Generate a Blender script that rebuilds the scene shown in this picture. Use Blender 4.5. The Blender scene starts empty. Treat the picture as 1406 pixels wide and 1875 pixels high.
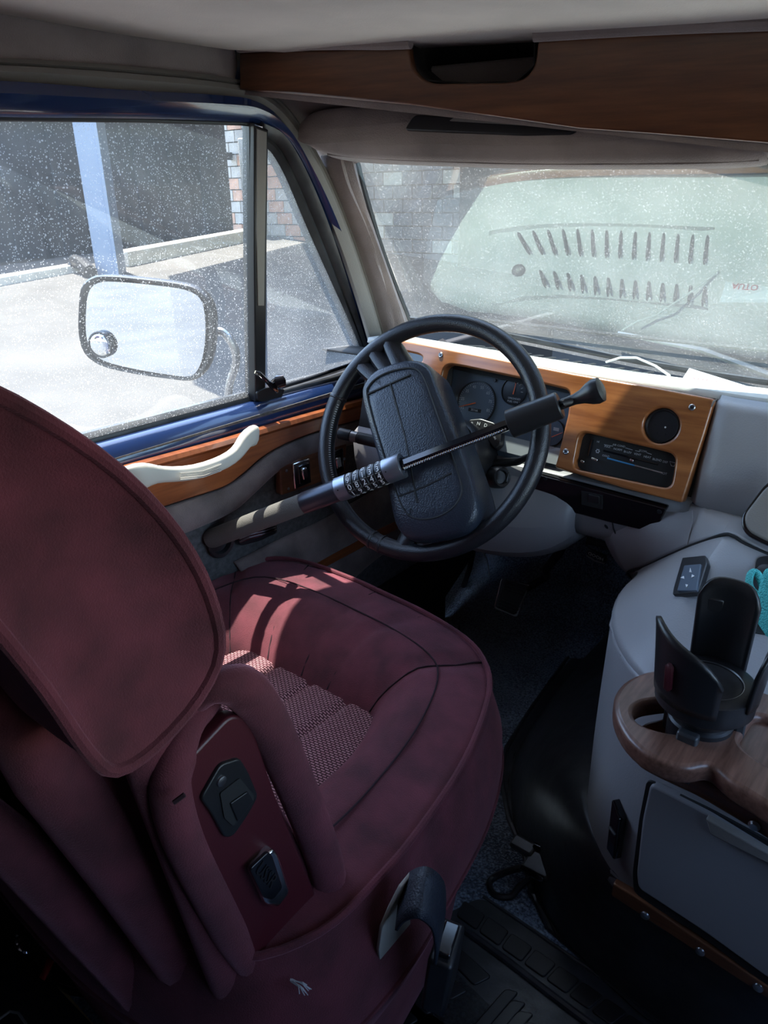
import bpy, bmesh, math, random
from mathutils import Vector, Matrix
from mathutils.geometry import tessellate_polygon
random.seed(7)
V = Vector
# ------------------------------------------------------------------ camera
F_PX, YAW, PITCH, ROLL, CAM = 1380.0, 39.0, 23.0, 1.2, V((0.25, 0.0, 1.12))
_y, _p, _r = (math.radians(a) for a in (YAW, PITCH, ROLL))
FWD = V((-math.sin(_y)*math.cos(_p), math.cos(_y)*math.cos(_p), -math.sin(_p)))
_R = V((math.cos(_y), math.sin(_y), 0)); _U = _R.cross(FWD)
RGT = _R*math.cos(_r) - _U*math.sin(_r)
UPV = _R*math.sin(_r) + _U*math.cos(_r)
cam = bpy.data.cameras.new('camera'); camo = bpy.data.objects.new('camera', cam)
bpy.context.scene.collection.objects.link(camo)
cam.sensor_fit = 'HORIZONTAL'; cam.sensor_width = 36.0; cam.lens = 36.0*F_PX/1406.0
cam.clip_start = 0.02; cam.clip_end = 300
camo.matrix_world = Matrix.Translation(CAM) @ Matrix((RGT, UPV, -FWD)).transposed().to_4x4()
sc = bpy.context.scene; sc.camera = camo
# ------------------------------------------------------------------ world, sun, exposure
SUN = V((-0.32, 0.08, 0.90)).normalized()
w = bpy.data.worlds.new('sky'); sc.world = w; w.use_nodes = True
nt = w.node_tree; bg = nt.nodes['Background']
sky = nt.nodes.new('ShaderNodeTexSky'); sky.sky_type = 'NISHITA'; sky.sun_disc = False
sky.sun_elevation = math.asin(SUN.z); sky.sun_rotation = math.atan2(SUN.x, SUN.y)
sky.air_density = 1.0; sky.dust_density = 0.6
nt.links.new(sky.outputs[0], bg.inputs[0]); bg.inputs[1].default_value = 0.46
sl = bpy.data.lights.new('sun', 'SUN'); sl.energy = 6.5; sl.angle = math.radians(0.6); sl.color = (1.0, 0.95, 0.87)
so = bpy.data.objects.new('sun', sl); sc.collection.objects.link(so)
so.rotation_euler = SUN.to_track_quat('Z', 'Y').to_euler()
sc.view_settings.view_transform = 'Standard'; sc.view_settings.look = 'None'
sc.view_settings.gamma = 1.0; sc.view_settings.use_curve_mapping = False
sc.view_settings.exposure = 1.42
try:
    sc.cycles.max_bounces = 12; sc.cycles.diffuse_bounces = 6; sc.cycles.transparent_max_bounces = 24
    sc.cycles.use_denoising = True
except Exception: pass
# ------------------------------------------------------------------ pixel -> point on a real plane
def ray(px, py): return (FWD + RGT*((px-703.0)/F_PX) - UPV*((py-937.5)/F_PX))
def hit(px, py, p0, n):
    d = ray(px, py); return CAM + d*((V(p0)-CAM).dot(V(n))/d.dot(V(n)))
def onx(px, py, x): return hit(px, py, (x,0,0), (1,0,0))
def ony(px, py, y): return hit(px, py, (0,y,0), (0,1,0))
def onz(px, py, z): return hit(px, py, (0,0,z), (0,0,1))
class Frame:
    def __init__(s, p0, u, v):
        s.p = V(p0); s.u = V(u).normalized(); s.n = s.u.cross(V(v)).normalized(); s.v = s.n.cross(s.u)
        s.m = Matrix((s.u, s.v, s.n)).transposed().to_4x4(); s.m.translation = s.p
    def loc(s, px, py, h=0.0):
        q = hit(px, py, s.p + s.n*h, s.n) - s.p; return (q.dot(s.u), q.dot(s.v))
    def w(s, a, b, h=0.0): return s.p + s.u*a + s.v*b + s.n*h
    def px(s, px, py, h=0.0): return s.w(*s.loc(px, py, h), h)
    def many(s, pts, h=0.0): return [s.loc(x, y, h) for x, y in pts]
# ------------------------------------------------------------------ materials
def _mat(name):
    m = bpy.data.materials.new(name); m.use_nodes = True
    return m, m.node_tree, m.node_tree.nodes['Principled BSDF']
def N(nt, t, **k):
    n = nt.nodes.new(t)
    for a, b in k.items(): setattr(n, a, b)
    return n
def coords(nt, scale=(1,1,1), rot=(0,0,0)):
    tc = N(nt, 'ShaderNodeTexCoord'); mp = N(nt, 'ShaderNodeMapping')
    mp.inputs['Scale'].default_value = scale; mp.inputs['Rotation'].default_value = rot
    nt.links.new(tc.outputs['Object'], mp.inputs[0]); return mp.outputs[0]
def mat(name, col, rough=0.5, metal=0.0, var=0.0, vs=20, bump=0.0, bs=300, spec=None, coat=0.0, sheen=0.0, sheentint=None, vcol=None, bd=0.002, voro=False):
    m, nt, b = _mat(name)
    b.inputs['Base Color'].default_value = (*col, 1); b.inputs['Roughness'].default_value = rough
    b.inputs['Metallic'].default_value = metal
    if spec is not None: b.inputs['Specular IOR Level'].default_value = spec
    b.inputs['Coat Weight'].default_value = coat; b.inputs['Coat Roughness'].default_value = 0.08
    if sheen:
        b.inputs['Sheen Weight'].default_value = sheen; b.inputs['Sheen Roughness'].default_value = 0.4
        b.inputs['Sheen Tint'].default_value = (*(sheentint or col), 1)
    c = None
    if var or bump: c = coords(nt)
    if var:
        n = N(nt, 'ShaderNodeTexNoise'); n.inputs['Scale'].default_value = vs; n.inputs['Detail'].default_value = 5
        nt.links.new(c, n.inputs['Vector'])
        r = N(nt, 'ShaderNodeValToRGB'); r.color_ramp.elements[0].position = .3; r.color_ramp.elements[1].position = .7
        lo = tuple(x*(1-var) for x in col); hi = vcol or tuple(min(1, x*(1+var)) for x in col)
        r.color_ramp.elements[0].color = (*lo, 1); r.color_ramp.elements[1].color = (*hi, 1)
        nt.links.new(n.outputs[0], r.inputs[0]); nt.links.new(r.outputs[0], b.inputs['Base Color'])
    if bump:
        n = N(nt, 'ShaderNodeTexVoronoi' if voro else 'ShaderNodeTexNoise'); n.inputs['Scale'].default_value = bs
        nt.links.new(c, n.inputs['Vector'])
        bp = N(nt, 'ShaderNodeBump'); bp.inputs['Strength'].default_value = bump; bp.inputs['Distance'].default_value = bd
        nt.links.new(n.outputs[0], bp.inputs['Height']); nt.links.new(bp.outputs[0], b.inputs['Normal'])
    return m
def wood(name, light, dark, scale=(1.2, 14, 14), rough=0.3, coat=0.6, rot=(0,0,0), contrast=(.35,.7)):
    m, nt, b = _mat(name); c = coords(nt, scale, rot)
    n0 = N(nt, 'ShaderNodeTexNoise'); n0.inputs['Scale'].default_value = 2.2; n0.inputs['Detail'].default_value = 4
    nt.links.new(c, n0.inputs['Vector'])
    n1 = N(nt, 'ShaderNodeTexNoise'); n1.inputs['Scale'].default_value = 9; n1.inputs['Detail'].default_value = 8; n1.inputs['Roughness'].default_value = .65
    nt.links.new(c, n1.inputs['Vector'])
    mx = N(nt, 'ShaderNodeMix'); mx.data_type = 'FLOAT'; mx.inputs[0].default_value = .5
    nt.links.new(n0.outputs[0], mx.inputs[2]); nt.links.new(n1.outputs[0], mx.inputs[3])
    r = N(nt, 'ShaderNodeValToRGB'); r.color_ramp.elements[0].position = contrast[0]; r.color_ramp.elements[1].position = contrast[1]
    r.color_ramp.elements[0].color = (*dark, 1); r.color_ramp.elements[1].color = (*light, 1)
    nt.links.new(mx.outputs[0], r.inputs[0]); nt.links.new(r.outputs[0], b.inputs['Base Color'])
    b.inputs['Roughness'].default_value = rough; b.inputs['Coat Weight'].default_value = coat; b.inputs['Coat Roughness'].default_value = .15
    bp = N(nt, 'ShaderNodeBump'); bp.inputs['Strength'].default_value = .15; bp.inputs['Distance'].default_value = .001
    nt.links.new(n1.outputs[0], bp.inputs['Height']); nt.links.new(bp.outputs[0], b.inputs['Normal'])
    return m
def glassmat(name, refl=0.10, haze=0.10, tint=(.93,.96,.95), spots=0.5, spot_scale=90, top=None, seed=0.0):
    m = bpy.data.materials.new(name); m.use_nodes = True; nt = m.node_tree; nt.nodes.clear()
    out = N(nt, 'ShaderNodeOutputMaterial')
    tr = N(nt, 'ShaderNodeBsdfTransparent'); tr.inputs[0].default_value = (*tint, 1)
    gl = N(nt, 'ShaderNodeBsdfGlossy'); gl.inputs['Roughness'].default_value = 0.0; gl.inputs[0].default_value = (1,1,1,1)
    lw = N(nt, 'ShaderNodeLayerWeight'); lw.inputs[0].default_value = 0.5
    pw = N(nt, 'ShaderNodeMath', operation='POWER'); pw.inputs[1].default_value = 4.5; nt.links.new(lw.outputs['Facing'], pw.inputs[0])
    ad = N(nt, 'ShaderNodeMath', operation='MULTIPLY_ADD'); ad.inputs[1].default_value = .85; ad.inputs[2].default_value = refl; ad.use_clamp = True
    nt.links.new(pw.outputs[0], ad.inputs[0])
    m1 = N(nt, 'ShaderNodeMixShader'); nt.links.new(ad.outputs[0], m1.inputs[0])
    gl.inputs[0].default_value = (.80,1.0,.93,1) if name == 'dusty windscreen' else (1,1,1,1)
    nt.links.new(tr.outputs[0], m1.inputs[1]); nt.links.new(gl.outputs[0], m1.inputs[2])
    # dust film and dried droplets: light scattered by dirt on the pane
    df = N(nt, 'ShaderNodeBsdfDiffuse'); df.inputs[0].default_value = (.80,.80,.76,1)
    tl = N(nt, 'ShaderNodeBsdfTranslucent'); tl.inputs[0].default_value = (.80,.80,.76,1)
    dd = N(nt, 'ShaderNodeMixShader'); dd.inputs[0].default_value = .5
    nt.links.new(df.outputs[0], dd.inputs[1]); nt.links.new(tl.outputs[0], dd.inputs[2])
    c = coords(nt)
    vo = N(nt, 'ShaderNodeTexVoronoi'); vo.feature = 'DISTANCE_TO_EDGE'; vo.inputs['Scale'].default_value = 40
    def spotlayer(scale, r0, thr, off):
        mp = N(nt, 'ShaderNodeMapping'); mp.inputs['Location'].default_value = (off, off*.7, off*.3); mp.inputs['Scale'].default_value = (1,1,.75)
        nt.links.new(c, mp.inputs[0])
        v = N(nt, 'ShaderNodeTexVoronoi'); v.inputs['Scale'].default_value = scale; v.inputs['Randomness'].default_value = 1
        nt.links.new(mp.outputs[0], v.inputs['Vector'])
        a = N(nt, 'ShaderNodeMath', operation='LESS_THAN'); a.inputs[1].default_value = r0; nt.links.new(v.outputs['Distance'], a.inputs[0])
        s = N(nt, 'ShaderNodeSeparateColor'); nt.links.new(v.outputs['Color'], s.inputs[0])
        g = N(nt, 'ShaderNodeMath', operation='GREATER_THAN'); g.inputs[1].default_value = thr; nt.links.new(s.outputs[0], g.inputs[0])
        x = N(nt, 'ShaderNodeMath', operation='MULTIPLY'); nt.links.new(a.outputs[0], x.inputs[0]); nt.links.new(g.outputs[0], x.inputs[1])
        return x.outputs[0]
    nt.nodes.remove(vo)
    s1 = spotlayer(spot_scale*2.2, .27, .25, 1.3+seed); s2 = spotlayer(spot_scale, .20, .45, 4.1+seed)
    mxx = N(nt, 'ShaderNodeMath', operation='MAXIMUM'); nt.links.new(s1, mxx.inputs[0]); nt.links.new(s2, mxx.inputs[1])
    ns = N(nt, 'ShaderNodeTexNoise'); ns.inputs['Scale'].default_value = 7; ns.inputs['Detail'].default_value = 6; nt.links.new(c, ns.inputs['Vector'])
    hz = N(nt, 'ShaderNodeMath', operation='MULTIPLY'); hz.inputs[1].default_value = haze*2; nt.links.new(ns.outputs[0], hz.inputs[0])
    sp = N(nt, 'ShaderNodeMath', operation='MULTIPLY'); sp.inputs[1].default_value = spots; nt.links.new(mxx.outputs[0], sp.inputs[0])
    tot = N(nt, 'ShaderNodeMath', operation='ADD'); tot.use_clamp = True; nt.links.new(hz.outputs[0], tot.inputs[0]); nt.links.new(sp.outputs[0], tot.inputs[1])
    fac = tot.outputs[0]
    if top is not None:      # wiped band along the top of the pane: dirt stops above this height
        se = N(nt, 'ShaderNodeSeparateXYZ'); nt.links.new(c, se.inputs[0])
        lt = N(nt, 'ShaderNodeMath', operation='LESS_THAN'); lt.inputs[1].default_value = top; nt.links.new(se.outputs[2], lt.inputs[0])
        mm = N(nt, 'ShaderNodeMath', operation='MULTIPLY'); nt.links.new(fac, mm.inputs[0]); nt.links.new(lt.outputs[0], mm.inputs[1]); fac = mm.outputs[0]
    m2 = N(nt, 'ShaderNodeMixShader'); nt.links.new(fac, m2.inputs[0])
    nt.links.new(m1.outputs[0], m2.inputs[1]); nt.links.new(dd.outputs[0], m2.inputs[2])
    nt.links.new(m2.outputs[0], out.inputs[0]); return m
M = {}
M['maroon'] = mat('maroon velour', (.100,.019,.028), .9, var=.38, vs=22, bump=.7, bs=700, sheen=.45, sheentint=(.8,.36,.46), bd=.001)
M['maroon_dark'] = mat('maroon piping cord', (.05,.012,.018), .9, sheen=.4, sheentint=(.6,.25,.3))
M['maroon_plastic'] = mat('maroon plastic', (.06,.007,.012), .42, bump=.08, bs=700)
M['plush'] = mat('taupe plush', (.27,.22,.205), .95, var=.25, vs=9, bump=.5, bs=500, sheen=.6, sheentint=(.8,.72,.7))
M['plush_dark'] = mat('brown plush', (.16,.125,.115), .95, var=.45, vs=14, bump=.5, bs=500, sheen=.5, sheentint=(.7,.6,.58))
M['ceiling'] = mat('headliner velour', (.74,.67,.61), .95, var=.16, vs=5, bump=.3, bs=400, sheen=.4, sheentint=(.8,.75,.7))
M['vinyl'] = mat('grey vinyl', (.22,.20,.18), .5, bump=.25, bs=500, bd=.0008, voro=True)
M['cream'] = mat('cream plastic', (.62,.60,.54), .42)
M['dash_lit'] = mat('sunlit dashboard top vinyl', (.50,.50,.48), .45, bump=.2, bs=420, voro=True, bd=.0006)  # dashboard vinyl kept lighter on top so its sunlit reflection stays bright
M['dash'] = mat('light grey dashboard vinyl', (.30,.295,.30), .42, bump=.2, bs=420, voro=True, bd=.0006)
M['dash_low'] = mat('grey lower dashboard plastic', (.22,.212,.22), .45, bump=.12, bs=500, voro=True, bd=.0006)
M['navy'] = mat('navy body paint', (.010,.025,.085), .22, coat=1.0, var=.15, vs=3)
M['black'] = mat('black plastic', (.012,.012,.014), .38, bump=.05, bs=500)
M['black_matte'] = mat('matt black plastic', (.009,.009,.010), .7)
M['black_gloss'] = mat('gloss black', (.006,.006,.008), .12, coat=.5)
M['rubber'] = mat('black rubber', (.036,.037,.040), .36, bump=.3, bs=35, bd=.003, var=.4, vs=25)
M['pedal'] = mat('lightened black pedal rubber', (.075,.078,.085), .35, bump=.1, bs=300)  # rubber lightened to show up in the dark footwell
M['leather'] = mat('black leather', (.014,.014,.017), .30, bump=.35, bs=700, bd=.0008, voro=True)
M['pad'] = mat('black airbag vinyl with sky tint', (.020,.026,.038), .34, bump=.45, bs=420, bd=.0008, voro=True)  # blue of the sky light on the pad is put into its colour
M['foam'] = mat('grey foam grip', (.12,.115,.105), .95, bump=.6, bs=900, bd=.0015)
M['chrome'] = mat('chrome', (.75,.75,.76), .12, metal=1)
M['steel'] = mat('satin steel', (.42,.43,.45), .3, metal=1)
M['silver'] = mat('blue-grey anodised metal', (.30,.33,.38), .33, metal=.85)
M['sleeve'] = mat('dark blue-black anodised tube', (.05,.055,.07), .3, metal=.6)
M['dialblack'] = mat('black dial', (.01,.01,.012), .35)
M['white'] = mat('white print', (.75,.75,.75), .6)
M['whitegrey'] = mat('dim white print', (.42,.43,.45), .6)
M['red'] = mat('red', (.55,.02,.03), .5)
M['orange'] = mat('orange needle', (.8,.13,.03), .5)
M['blue'] = mat('blue print', (.05,.25,.5), .5)
M['gauge'] = mat('blue-grey gauge face', (.08,.105,.14), .45)
M['teal'] = mat('teal nylon webbing', (.08,.52,.50), .7, bump=.8, bs=500, voro=True, bd=.002)
M['paper'] = mat('white paper', (.75,.77,.80), .7)
M['webbing'] = mat('navy seat belt webbing', (.010,.014,.024), .55, bump=.5, bs=500)
M['beige'] = mat('greige seat hinge plastic', (.33,.31,.27), .55)
M['seam'] = mat('dark maroon seam', (.02,.004,.008), .9)
M['trimgrey'] = mat('dark grey patterned cloth', (.075,.075,.075), .9, var=.35, vs=120, bump=.4, bs=500)
M['wood'] = wood('honey walnut', (.46,.175,.055), (.20,.062,.018))
M['wood_dark'] = wood('dark walnut', (.19,.075,.032), (.065,.023,.012), rot=(0,0,0))
M['wood_door'] = wood('red-brown walnut', (.36,.11,.035), (.16,.042,.014))
M['wood_tray'] = wood('brown walnut tray', (.25,.125,.088), (.085,.036,.022), scale=(26,2.2,26), rough=.4, coat=.3)
M['brass'] = mat('light wood threshold', (.55,.36,.16), .5)
M['asphalt'] = mat('pale asphalt', (.105,.10,.092), .95, var=.18, vs=1.3, bump=.4, bs=60, bd=.01)
M['line'] = mat('faded yellow line paint', (.70,.66,.50), .8, var=.12, vs=12)
M['kerb'] = mat('whitewashed concrete kerb', (.66,.62,.54), .9, var=.15, vs=4)
M['block1'] = mat('tan concrete block', (.46,.42,.37), .95, var=.12, vs=6)
M['block2'] = mat('pinkish concrete block', (.55,.33,.23), .95, var=.2, vs=5)
M['block_shade'] = mat('shaded concrete block', (.19,.18,.18), .95, var=.12, vs=6)  # shaded copy of the blocks, the shade darkened into the colour
M['mortar'] = mat('mortar', (.25,.24,.23), .95)
M['fence'] = mat('dark brown-grey fence sheet', (.075,.068,.062), .8, var=.25, vs=2)
M['post'] = mat('blue-grey painted steel', (.30,.34,.42), .5)
M['canopy'] = mat('added canopy sheet', (.3,.3,.3), .8)  # sheet of the unseen canopy added for its shade
M['leaf'] = mat('dry leaf', (.45,.22,.08), .9)
M['tree_green'] = mat('green foliage', (.07,.13,.03), .9, var=.5, vs=8)
M['tree_purple'] = mat('purple blossom foliage', (.22,.13,.25), .9, var=.4, vs=8)
M['bark'] = mat('bark', (.12,.09,.06), .95)
M['mirror'] = mat('mirror glass', (.82,.86,.88), .02, metal=1)
M['lens'] = mat('clear plastic lens', (.3,.32,.34), .15, coat=1)
M['cord'] = mat('pale cord', (.55,.55,.53), .6)
M['glass_door'] = glassmat('dusty side glass', refl=.05, haze=.08, spots=.34, spot_scale=150, top=1.185)
M['glass_vent'] = glassmat('dusty vent glass', refl=.08, haze=.14, spots=.26, spot_scale=170, seed=2)
M['glass_ws'] = glassmat('dusty windscreen', refl=.125, haze=.10, tint=(.82,.93,.90), spots=.13, spot_scale=150, seed=5)
# blue-grey carpet
def carpet(name, a, b_):
    m, nt, b = _mat(name); c = coords(nt)
    n = N(nt, 'ShaderNodeTexNoise'); n.inputs['Scale'].default_value = 230; n.inputs['Detail'].default_value = 3; nt.links.new(c, n.inputs['Vector'])
    n2 = N(nt, 'ShaderNodeTexNoise'); n2.inputs['Scale'].default_value = 5; nt.links.new(c, n2.inputs['Vector'])
    mm = N(nt, 'ShaderNodeMath', operation='MULTIPLY_ADD'); mm.inputs[1].default_value = .5; nt.links.new(n2.outputs[0], mm.inputs[0])
    s = N(nt, 'ShaderNodeMath', operation='MULTIPLY'); s.inputs[1].default_value = .6; nt.links.new(n.outputs[0], s.inputs[0]); nt.links.new(s.outputs[0], mm.inputs[2])
    r = N(nt, 'ShaderNodeValToRGB'); r.color_ramp.elements[0].position = .46; r.color_ramp.elements[1].position = .66
    r.color_ramp.elements[0].color = (*a, 1); r.color_ramp.elements[1].color = (*b_, 1)
    nt.links.new(mm.outputs[0], r.inputs[0]); nt.links.new(r.outputs[0], b.inputs['Base Color']); b.inputs['Roughness'].default_value = 1
    bp = N(nt, 'ShaderNodeBump'); bp.inputs['Strength'].default_value = 1; bp.inputs['Distance'].default_value = .006
    nt.links.new(n.outputs[0], bp.inputs['Height']); nt.links.new(bp.outputs[0], b.inputs['Normal'])
    b.inputs['Sheen Weight'].default_value = .4; return m
M['carpet'] = carpet('blue-grey carpet', (.04,.06,.095), (.30,.39,.50))
# woven seat insert: pink dashes on maroon
def insertmat():
    m, nt, b = _mat('woven pink and maroon insert'); c = coords(nt, (1,1,1), (0,0,math.radians(-8)))
    br = N(nt, 'ShaderNodeTexBrick'); br.inputs['Scale'].default_value = 1.0
    br.inputs['Brick Width'].default_value = .0078; br.inputs['Row Height'].default_value = .0040; br.inputs['Mortar Size'].default_value = .0010
    br.inputs['Color1'].default_value = (.46,.24,.25,1); br.inputs['Color2'].default_value = (.38,.17,.19,1); br.inputs['Mortar'].default_value = (.05,.010,.016,1)
    nt.links.new(c, br.inputs['Vector']); nt.links.new(br.outputs[0], b.inputs['Base Color']); b.inputs['Roughness'].default_value = .95
    bp = N(nt, 'ShaderNodeBump'); bp.inputs['Strength'].default_value = .7; bp.inputs['Distance'].default_value = .002; bp.invert = True
    nt.links.new(br.outputs['Fac'], bp.inputs['Height']); nt.links.new(bp.outputs[0], b.inputs['Normal']); return m
M['insert'] = insertmat()
# ------------------------------------------------------------------ object helpers
def thing(name, label, cat, loc=(0,0,0), group=None):
    o = bpy.data.objects.new(name, None); sc.collection.objects.link(o); o.location = loc
    o.empty_display_size = .05
    if label: o['label'] = label
    if cat: o['category'] = cat
    if group: o['group'] = group
    return o
def tag(o, label, cat, group=None):
    o['label'] = label; o['category'] = cat
    if group: o['group'] = group
    return o
def struct(o): o['kind'] = 'structure'; return o
def link(name, me, m, parent=None, mw=None, smooth=True, ang=35, bevel=0, sub=0, label=None):
    o = bpy.data.objects.new(name, me); sc.collection.objects.link(o)
    if m is not None:
        me.materials.clear(); me.materials.append(M[m] if isinstance(m, str) else m)
    if smooth:
        me.polygons.foreach_set('use_smooth', [True]*len(me.polygons)); me.set_sharp_from_angle(angle=math.radians(ang))
    if mw is not None: o.matrix_basis = mw
    if parent is not None:
        o.parent = parent
        pm = parent.matrix_basis if parent.parent is None else parent.parent.matrix_basis @ parent.matrix_parent_inverse @ parent.matrix_basis
        o.matrix_parent_inverse = pm.inverted()
    if bevel:
        b = o.modifiers.new('bevel', 'BEVEL'); b.width = bevel; b.segments = 2; b.limit_method = 'ANGLE'; b.angle_limit = math.radians(40)
    if sub:
        s = o.modifiers.new('sub', 'SUBSURF'); s.levels = sub; s.render_levels = sub
    if label: o['label'] = label
    return o
def raw(name, vs, fs, m, parent=None, **k):
    me = bpy.data.meshes.new(name); me.from_pydata([tuple(v) for v in vs], [], fs); me.update()
    bm = bmesh.new(); bm.from_mesh(me); bmesh.ops.recalc_face_normals(bm, faces=bm.faces); bm.to_mesh(me); bm.free()
    return link(name, me, m, parent, **k)
def lerp(a, b, t): return a + (b-a)*t
def cr(pts, n=6, closed=False):
    pts = [V(p) if len(p) == 3 else V((p[0], p[1], 0)) for p in pts]; out = []; L = len(pts)
    for i in range(L if closed else L-1):
        g = lambda j: pts[j % L] if closed else pts[max(0, min(L-1, j))]
        p0, p1, p2, p3 = g(i-1), g(i), g(i+1), g(i+2)
        for k in range(n):
            t = k/n
            out.append(.5*((2*p1)+(p2-p0)*t+(2*p0-5*p1+4*p2-p3)*t*t+(3*p1-p0-3*p2+p3)*t**3))
    if not closed: out.append(pts[-1])
    return out
def cr2(pts, n=6, closed=False): return [(p.x, p.y) for p in cr([(x, y, 0) for x, y in pts], n, closed)]
def rnd(pts, r, n=5):
    out = []; L = len(pts)
    for i in range(L):
        p = V((*pts[i], 0)); a = V((*pts[i-1], 0)); b = V((*pts[(i+1) % L], 0))
        rr = (r[i] if i < len(r) else 0.0) if isinstance(r, (list, tuple)) else r
        la, lb = (a-p).length, (b-p).length; rr = min(rr, la*.48, lb*.48)
        if rr < 1e-6: out.append((p.x, p.y)); continue
        s = p+(a-p).normalized()*rr; e = p+(b-p).normalized()*rr
        for k in range(n+1):
            t = k/n; q = s.lerp(p, t).lerp(p.lerp(e, t), t); out.append((q.x, q.y))
    return out
def plate(name, fr, outline, m, parent=None, thick=.01, bevel=.0, holes=(), h=0.0, **k):
    """flat plate in a frame; front face at height h, body going back by thick, edges bevelled, holes cut through"""
    cu = bpy.data.curves.new(name, 'CURVE'); cu.dimensions = '2D'; cu.fill_mode = 'BOTH'
    for poly in [outline, *holes]:
        s = cu.splines.new('POLY'); s.points.add(len(poly)-1); s.use_cyclic_u = True
        for i, (x, y) in enumerate(poly): s.points[i].co = (x, y, 0, 1)
    cu.extrude = max(thick/2-bevel, 1e-5) if thick else 0.0; cu.bevel_depth = bevel; cu.bevel_resolution = 2; cu.offset = -bevel
    tmp = bpy.data.objects.new('t', cu); sc.collection.objects.link(tmp)
    me = bpy.data.meshes.new_from_object(tmp); bpy.data.objects.remove(tmp)
    me.transform(Matrix.Translation((0, 0, h-thick/2)))
    me.name = name
    return link(name, me, m, parent, mw=fr.m, **k)
def loft(name, rings, m, parent=None, closed=True, caps=True, **k):
    n = len(rings[0]); vs = [p for r in rings for p in r]; fs = []
    for i in range(len(rings)-1):
        for j in range(n if closed else n-1):
            a = i*n+j; b = i*n+(j+1) % n; fs.append((a, b, b+n, a+n))
    if caps and closed: fs += [tuple(range(n))[::-1], tuple(range((len(rings)-1)*n, len(rings)*n))]
    return raw(name, vs, fs, m, parent, **k)
def tube(name, pts, r, m, parent=None, seg=10, closed=False, caps=True, flat=1.0, **k):
    pts = [V(p) for p in pts]; L = len(pts); rs = r if isinstance(r, (list, tuple)) else [r]*L
    rings = []; up = None
    for i, p in enumerate(pts):
        if closed: t = pts[(i+1) % L]-pts[i-1]
        else: t = pts[min(L-1, i+1)]-pts[max(0, i-1)]
        t.normalize()
        if up is None: up = V((0,0,1)) if abs(t.z) < .9 else V((1,0,0))
        s = t.cross(up)
        if s.length < 1e-6: s = t.orthogonal()
        s.normalize(); up = s.cross(t).normalized()
        rings.append([p+(s*math.cos(a)+up*math.sin(a)*flat)*rs[i] for a in (2*math.pi*j/seg for j in range(seg))])
    if closed: rings.append(rings[0]); caps = False
    return loft(name, rings, m, parent, caps=caps, **k)
def lathe(name, p0, axis, prof, m, parent=None, seg=32, sx=1.0, up=None, **k):
    """prof: (distance along axis, radius)"""
    ax = V(axis).normalized(); u = (V(up) - ax*V(up).dot(ax)).normalized() if up else ax.orthogonal().normalized(); v = ax.cross(u)
    rings = [[V(p0)+ax*t+(u*math.cos(a)*sx+v*math.sin(a))*max(r, 1e-5) for a in (2*math.pi*j/seg for j in range(seg))] for t, r in prof]
    return loft(name, rings, m, parent, **k)
def box(name, c, d, m, parent=None, rot=None, bevel=.003, **k):
    vs = [V((x*d[0]/2, y*d[1]/2, z*d[2]/2)) for x in (-1,1) for y in (-1,1) for z in (-1,1)]
    mm = Matrix.Translation(V(c)) @ (rot.to_4x4() if rot is not None else Matrix())
    fs = [(0,1,3,2),(4,6,7,5),(0,4,5,1),(2,3,7,6),(0,2,6,4),(1,5,7,3)]
    return raw(name, vs, fs, m, parent, mw=mm, bevel=bevel, **k)
def fbox(name, fr, a, b, h0, h1, wa, wb, m, parent=None, rot=0.0, bevel=.002, **k):
    """box in a frame centred at (a,b), from height h0 to h1"""
    r3 = fr.m.to_3x3() @ Matrix.Rotation(rot, 3, 'Z')
    return box(name, fr.w(a, b, (h0+h1)/2), (wa, wb, abs(h1-h0)), m, parent, rot=r3, bevel=bevel, **k)
def patch(name, rows, m, parent=None, thick=.004, sub=0, **k):
    """open sheet from rows of points, given real thickness"""
    nr, nc = len(rows), len(rows[0]); vs = [V(p) for r in rows for p in r]
    fs = [(i*nc+j, i*nc+j+1, (i+1)*nc+j+1, (i+1)*nc+j) for i in range(nr-1) for j in range(nc-1)]
    o = raw(name, vs, fs, m, parent, sub=sub, **k)
    if thick:
        s = o.modifiers.new('solid', 'SOLIDIFY'); s.thickness = thick; s.offset = 0
    return o
def text(name, s, fr, a, b, size, m, parent=None, rot=0.0, h=.0006, sx=1.0, flip=False):
    cu = bpy.data.curves.new(name, 'FONT'); cu.body = s; cu.size = size; cu.align_x = 'CENTER'; cu.align_y = 'CENTER'; cu.extrude = .0001; cu.resolution_u = 2
    tmp = bpy.data.objects.new('t', cu); sc.collection.objects.link(tmp)
    me = bpy.data.meshes.new_from_object(tmp); bpy.data.objects.remove(tmp); me.name = name
    me.transform(Matrix.Diagonal((sx*(-1 if flip else 1), 1, 1, 1)))
    mw = fr.m @ Matrix.Translation((a, b, h)) @ Matrix.Rotation(rot, 4, 'Z')
    return link(name, me, m, parent, mw=mw, smooth=False)
def tpx(name, s, fr, px, py, size, m, parent=None, **k):
    hh = k.get('h', .0006); a, b = fr.loc(px, py, hh); return text(name, s, fr, a, b, size, m, parent, **k)
# ================================================================== THE SETTING: cab shell
FLOORZ = 0.0
DOOR = Frame((-.80, 0, .77), (0,1,0), (.06, 0, .46))      # inner face of the driver's door glass and frame
DP = Frame((-.755, 0, .60), (0,1,0), (0,0,1))             # inner face of the door below the sill
UP = Frame((-.745, 0, 1.27), (0,1,0), (.02, 0, .1))       # upholstery over the door
# floor: cabin carpet, rising at the toe board
rows = []
for x in [-.86, -.5, -.2, .1, .5, .86]:
    rows.append([V((x, y, z)) for y, z in [(-2.6,0),(0,0),(.6,0),(1.2,0),(1.55,.01),(1.72,.10),(1.86,.26),(1.94,.42),(1.95,.52)]])
struct(patch('floor', rows, 'carpet', thick=.02))
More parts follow.
